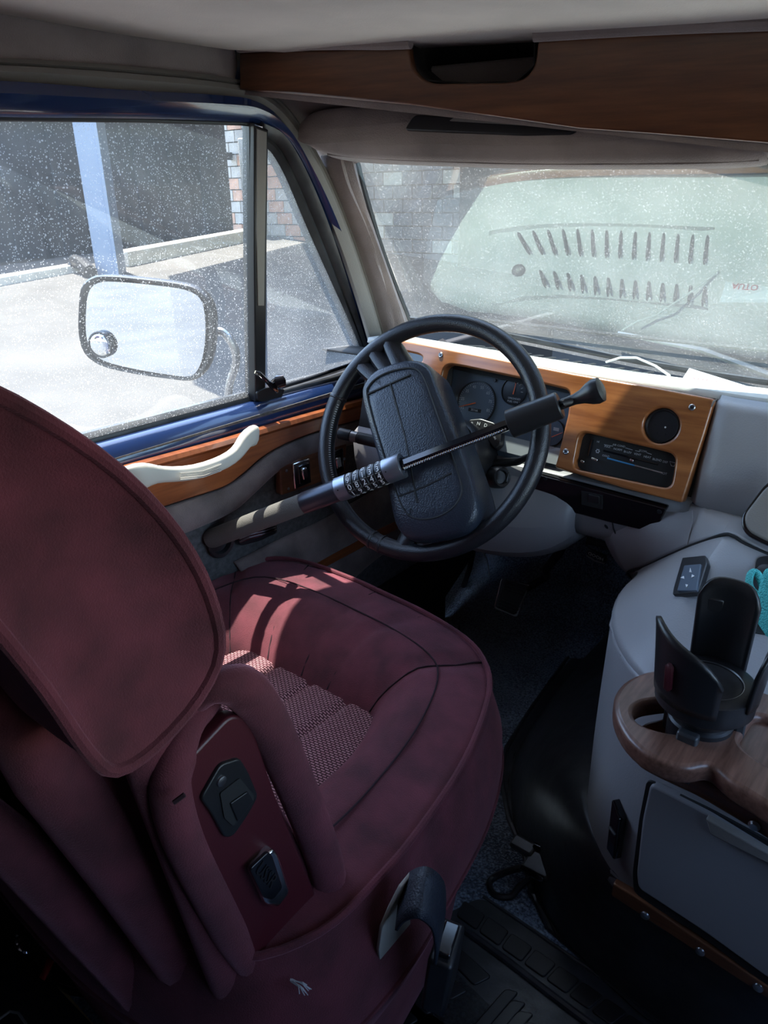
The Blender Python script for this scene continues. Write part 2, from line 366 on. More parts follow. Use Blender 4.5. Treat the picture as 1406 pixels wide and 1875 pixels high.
# ceiling
cpx = [(-160,-20),(0,12),(217,46),(436,79)]
rows = []
zc = 1.322
hx = [(-.735,.885,zc),(-.55,.96,1.318),(-.35,1.02,1.312),(-.1,1.06,1.300),(.2,1.07,1.295),(.5,1.0,1.30),(.86,.9,1.31)]
hx = [(x, y+.02, z+.0) for x, y, z in hx]
for k, t in enumerate([0, .12, .3, .6, 1.0]):
    rows.append([V((x, lerp(y, -2.6, t), z+.02*math.sin(math.pi*t))) for x, y, z in hx])
struct(patch('ceiling', rows, 'ceiling', thick=.02, sub=1))
# wall behind the driver's door, wall on the passenger side (with a window opening), rear wall with its window
struct(box('wall_left', (-.86, -1.15, .55), (.10, 2.85, 1.75), 'navy', bevel=.01))
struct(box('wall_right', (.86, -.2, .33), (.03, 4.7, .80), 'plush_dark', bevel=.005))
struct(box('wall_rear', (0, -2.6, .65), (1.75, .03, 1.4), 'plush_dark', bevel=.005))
struct(box('trim_1', (.86, -.9, 1.27), (.03, 4.4, .14), 'plush', bevel=.005))
for i, y in enumerate((-1.1,)): struct(box('trim_%d' % (i+2), (.86, y-.12, .98), (.03, 2.66, .52), 'plush', bevel=.005))  # side closed off by an added panel, sized to keep the seat back dark

struct(box('wall_front', (0, 1.98, .22), (1.75, .03, .60), 'black_matte', bevel=.005))
struct(box('wall_side_front', (-.83, 1.77, .37), (.03, .8, .80), 'black_matte', bevel=.005))
struct(box('wall_roof_shell', (0, -.75, 1.42), (1.80, 3.74, .04), 'navy', bevel=.01))
struct(box('wall_roof_lip', (0, 1.115, 1.31), (1.66, .02, .22), 'navy', bevel=.004))
struct(box('wall_roof_side', (-.80, -.75, 1.345), (.03, 3.74, .17), 'navy', bevel=.004))
# plush panel above the driver's door, grey vinyl trim running round the door opening
o = UP.many([(-200,-25),(0,10),(217,43),(438,78),(446,120),(440,158),(250,130),(0,115),(-200,112)])
struct(plate('wall_left_upper', UP, o, 'plush', thick=.02, bevel=.003, h=-.012))
trimU = [(-200,106),(0,110),(120,116),(260,126),(400,142),(470,160),(520,195),(560,252),(600,325),(640,425),(672,520),(700,612)]
trimL = [(-200,152),(0,155),(120,162),(260,173),(400,182),(455,194),(496,222),(536,272),(576,340),(619,440),(655,545),(683,640)]
U = cr2(trimU, 5); L_ = cr2(trimL, 5)
def apx(px, py):   # inner trim leans inwards towards the top and forward along the pillar
    return onx(px, py, -.752)
ra = []
for (a, b) in zip(U, L_):
    A = apx(*a); B = apx(*b); mid = (A+B)/2 + V((.012, 0, 0))
    ra.append([A+V((-.012,0,0)), A+V((.004,0,0)), lerp(A,B,.12)+V((.008,0,0)), lerp(A,B,.2)+V((.002,0,0)), lerp(A,B,.3)+V((.009,0,0)), mid, lerp(A,B,.8)+V((.007,0,0)), B+V((.002,0,0)), B+V((-.006,0,0))])
struct(patch('trim_4', ra, 'vinyl', thick=.003))
# A pillar plush cover
PL = [(596,285),(610,330),(640,400),(668,480),(694,560),(712,640)]
PR = [(648,285),(662,350),(690,425),(716,490),(740,560),(760,625)]
ra = []
for k, (a, b) in enumerate(zip(cr2(PL,5), cr2(PR,5))):
    A = onx(a[0]-8, a[1], -.752); B = onx(b[0], b[1], -.715); row = []
    for j in range(13):
        t = j/12; wv = .006*math.sin(5.5*math.pi*t + k*.14) + .004*math.sin(9*t+k*.3)
        row.append(lerp(A, B, t)+V((.020*math.sin(math.pi*t)+wv*math.sin(math.pi*t), -.012*math.sin(math.pi*t), 0)))
    ra.append(row)
struct(patch('trim_5', ra, 'plush', thick=.004))
# upholstery between pillar, visor and overhead console
q = [[onx(430,128,-.77), onx(520,150,-.72), V((-.50,1.06,1.29)), V((0,1.10,1.28)), V((.5,1.10,1.28)), V((.80,1.05,1.28))],
     [onx(500,190,-.77), onx(575,215,-.74), V((-.52,1.09,1.24)), V((0,1.13,1.22)), V((.5,1.13,1.22)), V((.80,1.07,1.22))],
     [onx(600,330,-.79), onx(650,288,-.70), V((-.50,1.12,1.19)), V((0,1.135,1.19)), V((.5,1.135,1.19)), V((.80,1.09,1.19))]]
struct(patch('trim_6', q, 'plush', thick=.006, sub=1))
# ------------------------------------------------------------------ driver's door
door = thing('door_1', None, None, (-.80, .8, .3)); struct(door)
# painted navy frame over and in front of the window
nO = [(-220,148),(0,150),(220,166),(400,176),(470,188),(520,226),(566,300),(612,395),(658,520),(698,640)]
nI = [(-220,206),(0,214),(250,217),(430,222),(480,230),(524,262),(560,325),(600,415),(640,520),(672,640)]
ra = []
for a, b in zip(cr2(nO,5), cr2(nI,5)):
    A = DOOR.px(*a, .012); B = DOOR.px(*b, .0)
    ra.append([A-DOOR.n*.03, A, lerp(A,B,.3)+DOOR.n*.010, lerp(A,B,.7)+DOOR.n*.008, B, B-DOOR.n*.035])
patch('door_frame', ra, 'navy', door, thick=.003)
bO = [(478,226),(515,246),(548,296),(586,380),(622,480),(656,590),(676,655)]
bI = [(486,268),(500,282),(524,325),(560,410),(600,500),(640,588),(664,645)]
ra = []
for a, b in zip(cr2(bO,5), cr2(bI,5)):
    A = DOOR.px(*a, .006); B = DOOR.px(*b, -.004)
    ra.append([A-DOOR.n*.02, A+DOOR.n*.004, lerp(A,B,.35)+DOOR.n*.002, lerp(A,B,.5)-DOOR.n*.004, lerp(A,B,.75)+DOOR.n*.003, B, B-DOOR.n*.02])
patch('window_seal', ra, 'rubber', door, thick=.003, label='black rubber seal round the vent window')
tube('window_channel', [DOOR.px(x, y, -.002) for x, y in [(-200,208),(0,216),(250,219),(440,225),(462,227)]], .004, 'black', door)
tube('window_channel', [DOOR.px(x, y, .0) for x, y in [(460,226),(463,480),(469,728)]], .0055, 'black', door)
plate('divider_post', DOOR, DOOR.many([(466,228),(492,238),(489,480),(487,714),(486,735),(468,735),(466,480)], .012), 'black', door, thick=.03, bevel=.003, h=.012)
plate('divider_face', DOOR, DOOR.many([(471,236),(489,242),(486,420),(484,560),(473,560),(470,420)], .014), 'vinyl', door, thick=.003, bevel=.001, h=.014)
# glass
g = plate('window_1', DOOR, DOOR.many([(-220,206),(0,214),(250,217),(462,224),(466,480),(469,735),(300,790),(120,845),(-60,905),(-220,960)], -.006), 'glass_door', None, thick=.0, h=-.006, smooth=False); struct(g)
g = plate('window_2', DOOR, DOOR.many([(488,238),(500,270),(528,322),(560,400),(600,492),(640,580),(668,650),(640,668),(490,720),(488,480)], -.004), 'glass_vent', None, thick=.0, h=-.004, smooth=False); struct(g)
# make glass pattern use world coordinates already set by its frame
# black rubber ledge below the glass, rounded navy sill
def sill(p0, p1, prof, m, nm, **k):
    rings = []
    for i in range(13):
        p = V(p0).lerp(V(p1), i/12); rings.append([p+V((a, 0, b)) for a, b in prof])
    return patch(nm, rings, m, door, **k)
A0 = V((-.80, .20, .775)); A1 = V((-.80, 1.27, .764))
sill(A0, A1, [(-.03,-.02),(-.028,.012),(-.012,.014),(-.006,.006),(-.004,-.006)], 'rubber', 'weather_strip', thick=.003)
sill(A0, A1, [(-.006,-.010),(.000,-.0015),(.010,-.001),(.020,-.006),(.028,-.015),(.033,-.027),(.034,-.045)], 'navy', 'door_sill', thick=.003)
tube('window_channel', [DOOR.px(x, y, .0) for x, y in [(470,738),(540,718),(600,700),(652,682)]], [.012,.013,.013,.012], 'rubber', door)
tube('window_channel', [DOOR.px(x, y, .004) for x, y in [(488,716),(560,695),(640,668),(662,650)]], .004, 'black', door)
# vent latch
lt = tube('vent_latch', [DOOR.px(503,705,.02), DOOR.px(513,698,.045), DOOR.px(521,696,.05)], [.011,.0125,.011], 'black_gloss', door, seg=14)
tube('latch_lever', [DOOR.px(x,y,h) for x,y,h in [(467,681,.03),(474,684,.034),(488,697,.036),(500,709,.034),(506,716,.03)]], [.004,.006,.005,.007,.005], 'black_gloss', door, flat=.8)
plate('latch_base', DOOR, rnd(DOOR.many([(468,716),(488,708),(520,712),(512,730),(492,736),(470,734)], .012), .006), 'black', door, thick=.02, bevel=.002, h=.016)
# wood panel with top lip
WD = Frame((-.748, 0, .73), (0,1,0), (0,0,1))
top = [(120,902),(215,866),(400,814),(475,791),(548,769),(650,740),(720,720)]
bot = cr2([(735,745),(660,768),(600,785),(555,800),(515,817),(480,838),(445,868),(410,892),(340,915),(270,938),(120,985)], 4)
plate('wood_panel', WD, WD.many(top+bot), 'wood_door', door, thick=.022, bevel=.003)
tops = [WD.px(x, y) for x, y in cr2(top, 4)]
patch('wood_lip', [[p+V((-.022,0,.002)), p+V((-.010,0,.004)), p+V((.001,0,.003)), p+V((.004,0,-.003)), p+V((.001,0,-.008))] for p in tops], 'wood_door', door, thick=.002)
# dark cloth field of the door
plate('door_panel', DP, [(.10,-.55),(1.42,-.55),(1.42,.15),(.10,.15)], 'trimgrey', door, thick=.02, h=-.012)
# plush rolls
def roll(nm, up, lo, x, m, bulge=.014):
    ra = []
    for a, b in zip(cr2(up, 5), cr2(lo, 5)):
        A = onx(a[0], a[1], x); B = onx(b[0], b[1], x)
        ra.append([lerp(A,B,t)+V((bulge*math.sqrt(max(0, 1-(2*t-1)**2))-.004, 0, 0)) for t in [0,.06,.18,.35,.5,.65,.82,.94,1]])
    patch(nm, ra, m, door, thick=.003)
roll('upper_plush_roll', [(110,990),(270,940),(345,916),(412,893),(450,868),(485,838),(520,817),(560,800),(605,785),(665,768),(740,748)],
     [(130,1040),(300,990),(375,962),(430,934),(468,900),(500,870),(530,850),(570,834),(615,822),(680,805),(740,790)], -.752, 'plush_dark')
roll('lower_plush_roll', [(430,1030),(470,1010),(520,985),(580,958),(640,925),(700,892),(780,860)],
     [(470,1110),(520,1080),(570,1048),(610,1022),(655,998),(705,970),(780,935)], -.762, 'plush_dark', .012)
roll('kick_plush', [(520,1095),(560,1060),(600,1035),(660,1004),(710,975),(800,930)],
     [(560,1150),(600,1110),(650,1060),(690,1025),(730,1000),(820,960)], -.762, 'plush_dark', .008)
WL = Frame((-.756, 0, .38), (0,1,0), (0,0,1))
plate('wood_strip', WL, WL.many([(520,1063),(572,1034),(640,998),(700,966),(790,925),(792,938),(702,982),(645,1013),(575,1050),(525,1078)]), 'wood_door', door, thick=.012, bevel=.002)
plate('door_step', Frame((-.76,0,.22),(0,1,0),(0,0,1)), [(.2,-.25),(1.5,-.25),(1.5,.03),(.2,.03)], 'black_matte', door, thick=.02, h=.004)
# window switches on their wooden plate
SW = Frame((-.744, 0, .62), (0,1,0), (0,0,1))
sp_ = plate('switch_panel', SW, rnd(SW.many([(512,838),(580,822),(636,806),(632,866),(575,888),(515,908)]), .006), 'wood_dark', door, thick=.016, bevel=.003)
for (cx, cy) in ((550,866), (612,846)):
    a, b = SW.loc(cx, cy)
    s_ = fbox('rocker_switch', SW, a, b, .0, .006, .046, .052, 'chrome', sp_, bevel=.002)
    fbox('rocker_insert', SW, a+.003, b, .005, .0085, .030, .036, 'black_gloss', sp_, bevel=.002)
    fbox('rocker_key', SW, a+.001, b+.001, .008, .013, .014, .024, 'chrome', sp_, bevel=.003, rot=.1)
for (cx, cy) in ((524,862), (630,840), (528,895)):
    a, b = SW.loc(cx, cy); lathe('screw', SW.w(a, b, 0), SW.n, [(0,.003),(.0015,.003),(.002,.001)], 'steel', sp_, seg=10)
# grab handle
H = Frame((-.715, 0, .70), (0,1,0), (0,0,1))
hp = [(224,880,-.01),(240,876,.006),(266,869,.012),(285,868,.010),(315,869,.012),(355,866,.016),(395,853,.018),(425,838,.018),(440,822,.016),(448,806,.014),(460,798,.012),(472,795,-.008)]
rings = []; P = [H.px(x, y, h) for x, y, h in hp]
wd = [.021,.0225,.021,.013,.012,.012,.012,.012,.012,.014,.019,.018]; dp = [.010,.010,.010,.009,.009,.009,.009,.009,.009,.010,.010,.010]
for i, p in enumerate(P):
    t = (P[min(len(P)-1,i+1)]-P[max(0,i-1)]).normalized(); s = t.cross(V((1,0,0))).normalized(); d = V((1,0,0))
    rings.append([p+s*wd[i]*a+d*dp[i]*b for a, b in [(1,.5),(.75,1),(-.75,1),(-1,.5),(-1,-.5),(-.75,-1),(.75,-1),(1,-.5)]])
gh = loft('grab_handle', rings, 'cream', door, sub=1, ang=60)
for i in range(7):
    a = [(330+i*4,876-i*1.0),(420+i*1.0,851-i*2.2)]
for i in range(5):
    tube('grip_rib', [H.px(330, 866+i*3, .028-abs(i-2)*.0005), H.px(372, 862+i*3, .029-abs(i-2)*.0005), H.px(405, 850+i*3, .029-abs(i-2)*.0005)], .0007, 'cream', gh, seg=5)
# inner door opener: round dark cup and chrome lever
a, b = DP.loc(400, 985)
lathe('opener_cup', DP.px(398, 990, -.012), DP.n, [(0,.026),(.010,.028),(.012,.030),(.014,.028),(.013,.022),(.004,.020)], 'black', door, seg=24)
for i in range(3):
    tube('opener_lever', [DP.px(438, 992-i*5, .012), DP.px(455, 984-i*5, .020), DP.px(480, 978-i*5, .020), DP.px(504, 970-i*4, .010)], [.003,.0045,.0045,.003], 'chrome', door, seg=8)
plate('opener_bezel', DP, rnd(DP.many([(432,982),(455,974),(508,962),(506,976),(470,992),(438,1000)], .002), .008), 'black', door, thick=.012, bevel=.002, h=.004)
# ------------------------------------------------------------------ windscreen
def wsb(x): return V((x, 1.475-.135*(abs(x)/.73)**4, .790+.074*(min(1, abs(x)/.73))**2 if x < 0 else (.790+.03*(x/.73)**2)))
def wst(x): return V((x*.97, 1.14-.03*(abs(x)/.73)**4, 1.185))
xs = [-.74+.74*2*i/36 for i in range(37)]
ra = [[wsb(x).lerp(wst(x), t) for x in xs] for t in [-.04]+[j/8 for j in range(9)]+[1.06]]
g = patch('window_3', ra, 'glass_ws', thick=0); struct(g)
tube_ = tube('trim_7', [onx(x, y, -.713) for x, y in cr2([(648,270),(654,300),(674,375),(700,460),(732,545),(757,612)], 4)], .0055, 'rubber', seg=8); struct(tube_)
struct(tube('trim_8', [wsb(x)+V((0,-.012,.004)) for x in xs], .006, 'rubber', seg=8))
# ================================================================== OVERHEAD CONSOLE AND VISOR
HD = Frame((-.70, .90, 1.30), (1, .24, 0), (0, .0, 1))
con = thing('overhead_console', 'long dark walnut overhead console with a cut-out cubby above the sun visor', 'console', (-.2, 1.02, 1.2))
oc = HD.many([(438,96)]+[(600,90),(748,84),(752,120),(768,142),(792,153),(930,151),(962,144),(980,120),(985,74),(1150,60),(1406,50),(1560,44),(1560,286),(1406,262),(1200,245),(1060,235),(900,212),(750,192),(600,178),(438,164)])
oc2 = []
oc2 = rnd(oc, [.001,0,.004,.02,.02,.03,.03,.03,.02,.004,0,0,0,0,0,0,.0,.0,.0,.001], 4)
hz = plate('console_front', HD, oc2, 'wood_dark', con, thick=.018, bevel=.003)
plate('console_bottom', Frame(HD.px(438,163,-.012), HD.px(1500,277,-.012)-HD.px(438,163,-.012), (0,1,0)), [(0,0),(1.4,0),(1.4,.13),(0,.13)], 'plush', con, thick=.010, h=.003)
# velvet roll covering the top edge
tube('velvet_roll', [HD.px(x, y, .006) for x, y in cr2([(436,86),(520,82),(640,80),(700,80),(752,78)], 4)], .0095, 'plush', con, flat=.8)
tube('velvet_roll', [HD.px(x, y, .006) for x, y in cr2([(978,64),(1100,56),(1250,48),(1406,42),(1540,36)], 4)], .0100, 'plush', con, flat=.8)
# cubby interior
c0 = [HD.px(x, y, -.015) for x, y in [(752,70),(752,120),(780,148),(860,153),(945,150),(978,120),(980,60)]]
patch('cubby', [[p for p in c0], [p-HD.n*.10+V((0,0,.0)) for p in c0]], 'black_matte', con, thick=.003)
plate('cubby_back', HD, HD.many([(700,60),(700,150),(1000,170),(1000,50)], -.115), 'black_matte', con, thick=.003, h=-.115)
struct(plate('wall_console_back', HD, [(-.1,-.02),(1.5,-.02),(1.5,.08),(-.1,.08)], 'ceiling', None, thick=.003, h=-.13))
# sun visor
VS = Frame((-.70, 1.02, 1.20), (1, .16, 0), (0, .25, 1))
vis = thing('sun_visor', 'thick taupe plush sun visor hanging over the windscreen', 'sun visor', (-.3, 1.09, 1.18))
vc = VS.many([(562,245),(566,222),(590,206),(640,199),(720,197),(900,215),(1150,238),(1406,262),(1404,285),(1390,300),(1250,305),(1000,306),(850,302),(700,296),(620,288),(576,272)])
vc = [(p.x, p.y) for p in cr([(a, b, 0) for a, b in vc], 4, True)]
cx_ = sum(a for a, b in vc)/len(vc); cy_ = sum(b for a, b in vc)/len(vc)
rings = []
for s, hh in [(.90,-.030),(.97,-.024),(1.0,-.012),(1.0,.004),(.985,.014),(.94,.021),(.80,.025),(.4,.026)]:
    rr = []
    for a, b in vc:
        dx, dy = a-cx_, b-cy_; q_ = .10*(1-s)*4
        L = math.hypot(dx, dy); ins = (1-s)*.16
        if s < .5: f = s; rr.append(VS.w(cx_+dx*f, cy_+dy*f, hh))
        else: rr.append(VS.w(cx_+dx*max(0, 1-ins/max(.05, abs(dx)))if abs(dx) > .3 else cx_+dx, cy_+dy*(1-min(.8, ins/.05)), hh))
    rings.append(rr)
loft('visor_pad', rings, 'plush', vis, ang=70)
tube('visor_seam', [VS.px(x, y, .010) for x, y in cr2([(600,282),(700,290),(850,296),(1000,299),(1250,298),(1390,292)], 4)], .0022, 'plush_dark', vis, seg=6)
vm = plate('vanity_mirror_cover', VS, rnd(VS.many([(742,240),(760,212),(840,215),(1064,232),(1050,247),(960,249),(860,245)], .026), .008), 'black', vis, thick=.008, bevel=.002, h=.031)
plate('vanity_grille', VS, rnd(VS.many([(822,221),(834,213),(960,222),(958,229)], .033), .002), 'vinyl', vis, thick=.002, h=.0325)
# ================================================================== DASHBOARD
dash = thing('dashboard', 'light grey vinyl dashboard under the windscreen with a walnut fascia', 'dashboard', (0, 1.2, .6))
FAS = Frame((0, 1.12, .845), (1,0,0), (0, .05, .155))
def topz(x, y): return .845 - (y-1.12)*.07 - 1.5*max(0, y-1.19)**2 + .035*max(0, -x-.2)**1.2
xs_ = [-.70,-.68,-.64,-.58,-.5,-.4,-.3,-.2,-.1,0,.1,.25,.45,.74]
def fr_y(x):  # front limit of the pale top, rounded towards the left end
    return wsb(max(-.73, min(.73, x))).y - .04 - .10*max(0, (-x-.655)/.06)**2
rows = []
for t in [0,.02,.06,.15,.3,.45,.6,.75,.9,1.0]:
    row = []
    for x in xs_:
        y0 = 1.122 + (.012 if x < -.03 else 0); y = lerp(y0, fr_y(x), t); z = topz(x, y)
        if t == 0: z -= .008
        if t == 1.0: z -= .006
        row.append(V((x, y, z)))
    rows.append(row)
patch('dash_top', rows, 'dash_lit', dash, thick=.004)
# black trough between dashboard and glass
rows = [[V((x, fr_y(x)-.006, topz(x, fr_y(x))-.012)), V((x, fr_y(x)+.01, topz(x, fr_y(x))-.030)), V((x, wsb(max(-.73,min(.73,x))).y+.03, topz(x, fr_y(x))-.022))] for x in xs_]
patch('defroster_trough', rows, 'black_matte', dash, thick=.003)
patch('sun_gap_filler', [[V((x, y, topz(-.66, y)-.03)) for x in (-.81,-.72,-.60)] for y in (1.12,1.2,1.3,1.42)], 'black_matte', dash, thick=.004)  # black filler added to stop sun leaking past the dashboard's left end
# defroster louvres in the dashboard top (two rows each fanned towards the left end)
def louv(x, y, ln, rot, par):
    z = topz(x, y)+.003; d = V((math.sin(rot), math.cos(rot), -.125*math.cos(rot)))*ln/2
    c = V((x, y, z)); tube('louvre_slot', [c-d, c-d*.7, c+d*.7, c+d], [.0012,.0034,.0034,.0012], 'black_matte', par, seg=6, flat=.4)
gr = patch('defroster_grille', [[V((x, y, topz(x, y)+.0023)) for x in (-.60,-.5,-.4,-.3,-.18)] for y in (1.22, 1.36)], 'dash_lit', dash, thick=.001)
for i in range(14):
    x = -.19-.0262*i; f = max(0, (i-5)/8)
    louv(x-.004*f, 1.255-.004*f+.0*f, .056, .55*f**1.5, gr); 
    if i < 13: louv(x+.003, 1.326-.018*f**2, .058, .45*f**1.5, gr)
lathe('sunload_sensor', V((-.545, 1.30, topz(-.545, 1.30)+.001)), (0,.1,1), [(0,.013),(.004,.012),(.006,.007)], 'black', dash, seg=16)
# body of the dashboard: face profile behind the fascia and down to the knee panel
face = [(1.134,.838),(1.128,.80),(1.118,.755),(1.108,.715),(1.100,.690),(1.088,.684),(1.082,.672),(1.085,.630),(1.092,.600),(1.105,.585),(1.14,.575),(1.20,.575)]
rows = [[V((x, y, z)) for y, z in face] for x in [-.70,-.6,-.5,-.4,-.3,-.2,-.12,-.045]]
# the cluster opening sits in the upper rows between x -.50 and -.25, so the face is built in strips round it
patch('lower_panel', [[p for p in r[4:]] for r in rows], 'dash_low', dash, thick=.004)
patch('face_left', [[p for p in r[:5]] for r in rows[:3]], 'black_matte', dash, thick=.004)
patch('face_right', [[p for p in r[:5]] for r in rows[5:]], 'black_matte', dash, thick=.004)
# centre stack: crowned grey face to the right of the fascia
def cs(x0, x1):
    rows = []
    prof = [(1.122,.842),(1.106,.826),(1.094,.79),(1.080,.74),(1.070,.69)]
    for x, dy in [(x0,.022),(x0+.012,.006),(x0+.03,0),(.04,-.004),(.062,-.010),(.070,-.014),(.078,-.012),(.082,.012),(.10,.02),(.3,.02),(.74,.02)]:
        rows.append([V((x, y+dy, z)) for y, z in prof])
    return rows
patch('centre_stack_face', cs(-.045, 0), 'dash', dash, thick=.004)
SEAM = [V(p) for p in [(-.140,1.16,.50),(-.133,1.11,.536),(-.101,1.09,.564),(-.068,1.07,.598),(-.029,1.045,.637),(-.002,1.025,.662),(.027,1.0,.689),(.041,1.0,.690),(.084,1.0,.677),(.3,1.0,.65),(.74,1.0,.65)]]
TOPJ = [V(p) for p in [(-.175,1.10,.590),(-.160,1.092,.615),(-.120,1.088,.655),(-.080,1.086,.672),(-.045,1.092,.684),(-.02,1.072,.69),(.02,1.070,.69),(.04,1.066,.69),(.072,1.056,.69),(.3,1.09,.69),(.74,1.09,.69)]]
patch('stack_foot', [[t.lerp(s_, k)+V((0,-.012*math.sin(math.pi*k)*(1 if i_ < 4 else 0),0)) for i_, (t, s_) in enumerate(zip(TOPJ, SEAM))] for k in (0,.15,.35,.55,.75,.92,1.0)], 'dash', dash, thick=.004)
tube('stack_edge_line', [ony(1268,935,1.065), ony(1269,955,1.058), ony(1263,975,1.052), ony(1258,998,1.042)], .0012, 'dash', dash, seg=6)
# walnut fascia with openings for the cluster, vent and heater controls
out = FAS.many([(722,622),(760,628),(900,655),(1050,684),(1200,710),(1311,731),(1290,800),(1251,921),(1140,893),(1018,856),(1024,835),(1042,760),(1046,722),(1040,714),(960,695),(850,672),(826,668),(816,674),(812,690),(806,720),(724,700)])
out = rnd(out, [.002,0,0,0,0,.006,0,.006,0,.004,0,0,.006,.006,0,0,.006,.006,0,.004,.004], 4)
heat = rnd(FAS.many([(1062,793),(1240,837),(1229,893),(1052,856)]), .014, 5)
heat = rnd(FAS.many([(1064,790),(1240,832),(1230,896),(1050,858)]), .014, 5)
def circ(c, r, n=28): return [(c[0]+r*math.cos(2*math.pi*i/n), c[1]+r*math.sin(2*math.pi*i/n)) for i in range(n)]
vcen = FAS.loc(1212, 780)
lslot = rnd(FAS.many([(727,640),(770,650),(777,655),(775,664),(728,655)]), .004)
fas = plate('fascia', FAS, out, 'wood', dash, thick=.020, bevel=.0035, h=.006, holes=[heat, circ(vcen, .0265), lslot])
for p in [(807,650),(1267,746),(1036,827)]:
    a, b = FAS.loc(*p, .006); s_ = lathe('screw', FAS.w(a, b, .006), FAS.n, [(0,.0048),(.001,.0048),(.0018,.0038),(.0010,.0032)], 'steel', fas, seg=14)
    lathe('screw_recess', FAS.w(a, b, .0071), FAS.n, [(0,.002),(.0004,.0018)], 'black', fas, seg=6)
tube('fascia_chip', [FAS.px(1303,744,.008), FAS.px(1307,735,.012), FAS.px(1314,729,.013)], [.0012,.0016,.0008], 'vinyl', dash, seg=6)
plate('left_vent', FAS, FAS.many([(722,635),(782,648),(780,668),(722,658)], -.01), 'black_gloss', dash, thick=.004, h=-.008)
# blanking vent in the fascia
vt = lathe('round_vent', FAS.w(*vcen, -.012), FAS.n, [(0,.030),(.006,.028),(.012,.026),(.013,.0235),(.009,.022),(.008,.012),(.0085,.004)], 'black', dash, seg=32)
for r_, k_ in ((.019, 10), (.013, 6)):
    for i in range(k_):
        t = 2*math.pi*i/k_; lathe('vent_dot', FAS.w(vcen[0]+r_*math.cos(t), vcen[1]+r_*math.sin(t), -.0038), FAS.n, [(0,.0009),(.0006,.0006)], 'dialblack', vt, seg=5)
lathe('vent_light', FAS.w(vcen[0]+.004, vcen[1]-.001, -.0036), FAS.n, [(0,.0016),(.001,.001)], 'white', vt, seg=8)
# heater controls
hc = plate('heater_panel', FAS, rnd(FAS.many([(1050,782),(1254,832),(1240,906),(1038,864)], -.014), .01), 'black_matte', dash, thick=.008, h=-.012)
def ht(s, px, py, sz, m='whitegrey'): tpx('heater_lettering', s, FAS, px, py, sz, m, hc, h=-.0112)
for s, x, y in [('MAX',1112,818),('NORM',1131,823),('BI-LEV',1149,828),('VENT',1167,832),('HEAT',1185,837),('BLEND',1203,842),('DEF',1218,846)]: ht(s, x, y, .0046)
ht('AIR COND', 1133, 816, .0042); ht('ECON', 1177, 826, .0042); ht('COLD', 1109, 835, .0042); ht('HOT', 1215, 867, .0046); ht('HI', 1095, 809, .0042)
for (a, b), (c, d) in [((1106,814),(1122,817)),((1145,820),(1158,824)),((1163,825),(1171,827)),((1184,829),(1193,832))]:
    tube('bracket_line', [FAS.px(a, b, -.0115), FAS.px(c, d, -.0115)], .0004, 'whitegrey', hc, seg=4)
tube('slot', [FAS.px(1105,825,-.0118), FAS.px(1205,850,-.0118)], .0016, 'black_gloss', hc, seg=6)
tube('slot', [FAS.px(1085,805,-.0118), FAS.px(1078,835,-.0118)], .0022, 'black_gloss', hc, seg=6)
for i in range(6):
    t0 = i/6; t1 = (i+1)/6
    tube('temperature_scale', [FAS.px(lerp(1112,1212,t0), lerp(839,866,t0), -.0110), FAS.px(lerp(1112,1212,t1), lerp(839,866,t1), -.0110)], .0014, 'blue' if i < 3 else 'steel', hc, seg=5)
for x, y, r0 in [(1068,845,0),(1158,843,0),(1090,841,1)]:
    a, b = FAS.loc(x, y, -.006); fbox('lever_knob', FAS, a, b, -.012, -.001, .011 if r0 else .006, .0035, 'chrome', hc, rot=-.2, bevel=.0008)
for i in range(6):
    t = i*math.pi/3; p = FAS.loc(1094, 826, -.011)
    lathe('fan_symbol', FAS.w(p[0]+.0025*math.cos(t), p[1]+.0025*math.sin(t), -.0114), FAS.n, [(0,.0012),(.0003,.001)], 'whitegrey', hc, seg=6)
tube('defrost_symbol', [FAS.px(x, y, -.0112) for x, y in [(1226,845),(1237,848),(1234,854),(1229,853)]], .0005, 'whitegrey', hc, closed=True, seg=4)
# instrument cluster
cl = plate('instrument_cluster', FAS, rnd(FAS.many([(806,655),(1075,712),(1050,872),(780,820)], -.03), .008), 'gauge', dash, thick=.006, h=-.030)
plate('cluster_surround', FAS, FAS.many([(800,650),(1060,705),(1052,722),(812,672),(800,760),(792,760)], -.02), 'black_matte', cl, thick=.012, h=-.018)
plate('cluster_lower_lens', FAS, rnd(FAS.many([(915,795),(1030,822),(1022,852),(910,824)], -.02), .003), 'lens', cl, thick=.003, h=-.020)
HH = -.0295
def dial(px, py, r, nm):
    a, b = FAS.loc(px, py, HH); d = lathe(nm, FAS.w(a, b, HH), FAS.n, [(0,r),(.0008,r),(.0009,r*.96)], 'dialblack' if nm == 'fuel_gauge' else 'gauge', cl, seg=40)
    rr = lathe('gauge_ring', FAS.w(a, b, HH), FAS.n, [(0,r*1.05),(.003,r*1.04),(.0031,r*1.0),(.0008,r*.99)], 'dialblack', cl, seg=40, caps=False)
    return a, b
a, b = dial(872, 738, .038, 'speedometer')
for i, s in enumerate(['15','25','35','45','55','65','75','85']):
    t = math.radians(205-i*32); text('gauge_number', s, FAS, a+.029*math.cos(t), b+.029*math.sin(t), .0075, 'whitegrey', cl, h=HH+.0012)
for i in range(40):
    t = math.radians(215-i*6.2); L = .0025 if i % 5 else .004
    tube('gauge_tick', [FAS.w(a+.0365*math.cos(t), b+.0365*math.sin(t), HH+.0012), FAS.w(a+(.0365-L)*math.cos(t), b+(.0365-L)*math.sin(t), HH+.0012)], .0004, 'whitegrey', cl, seg=4)
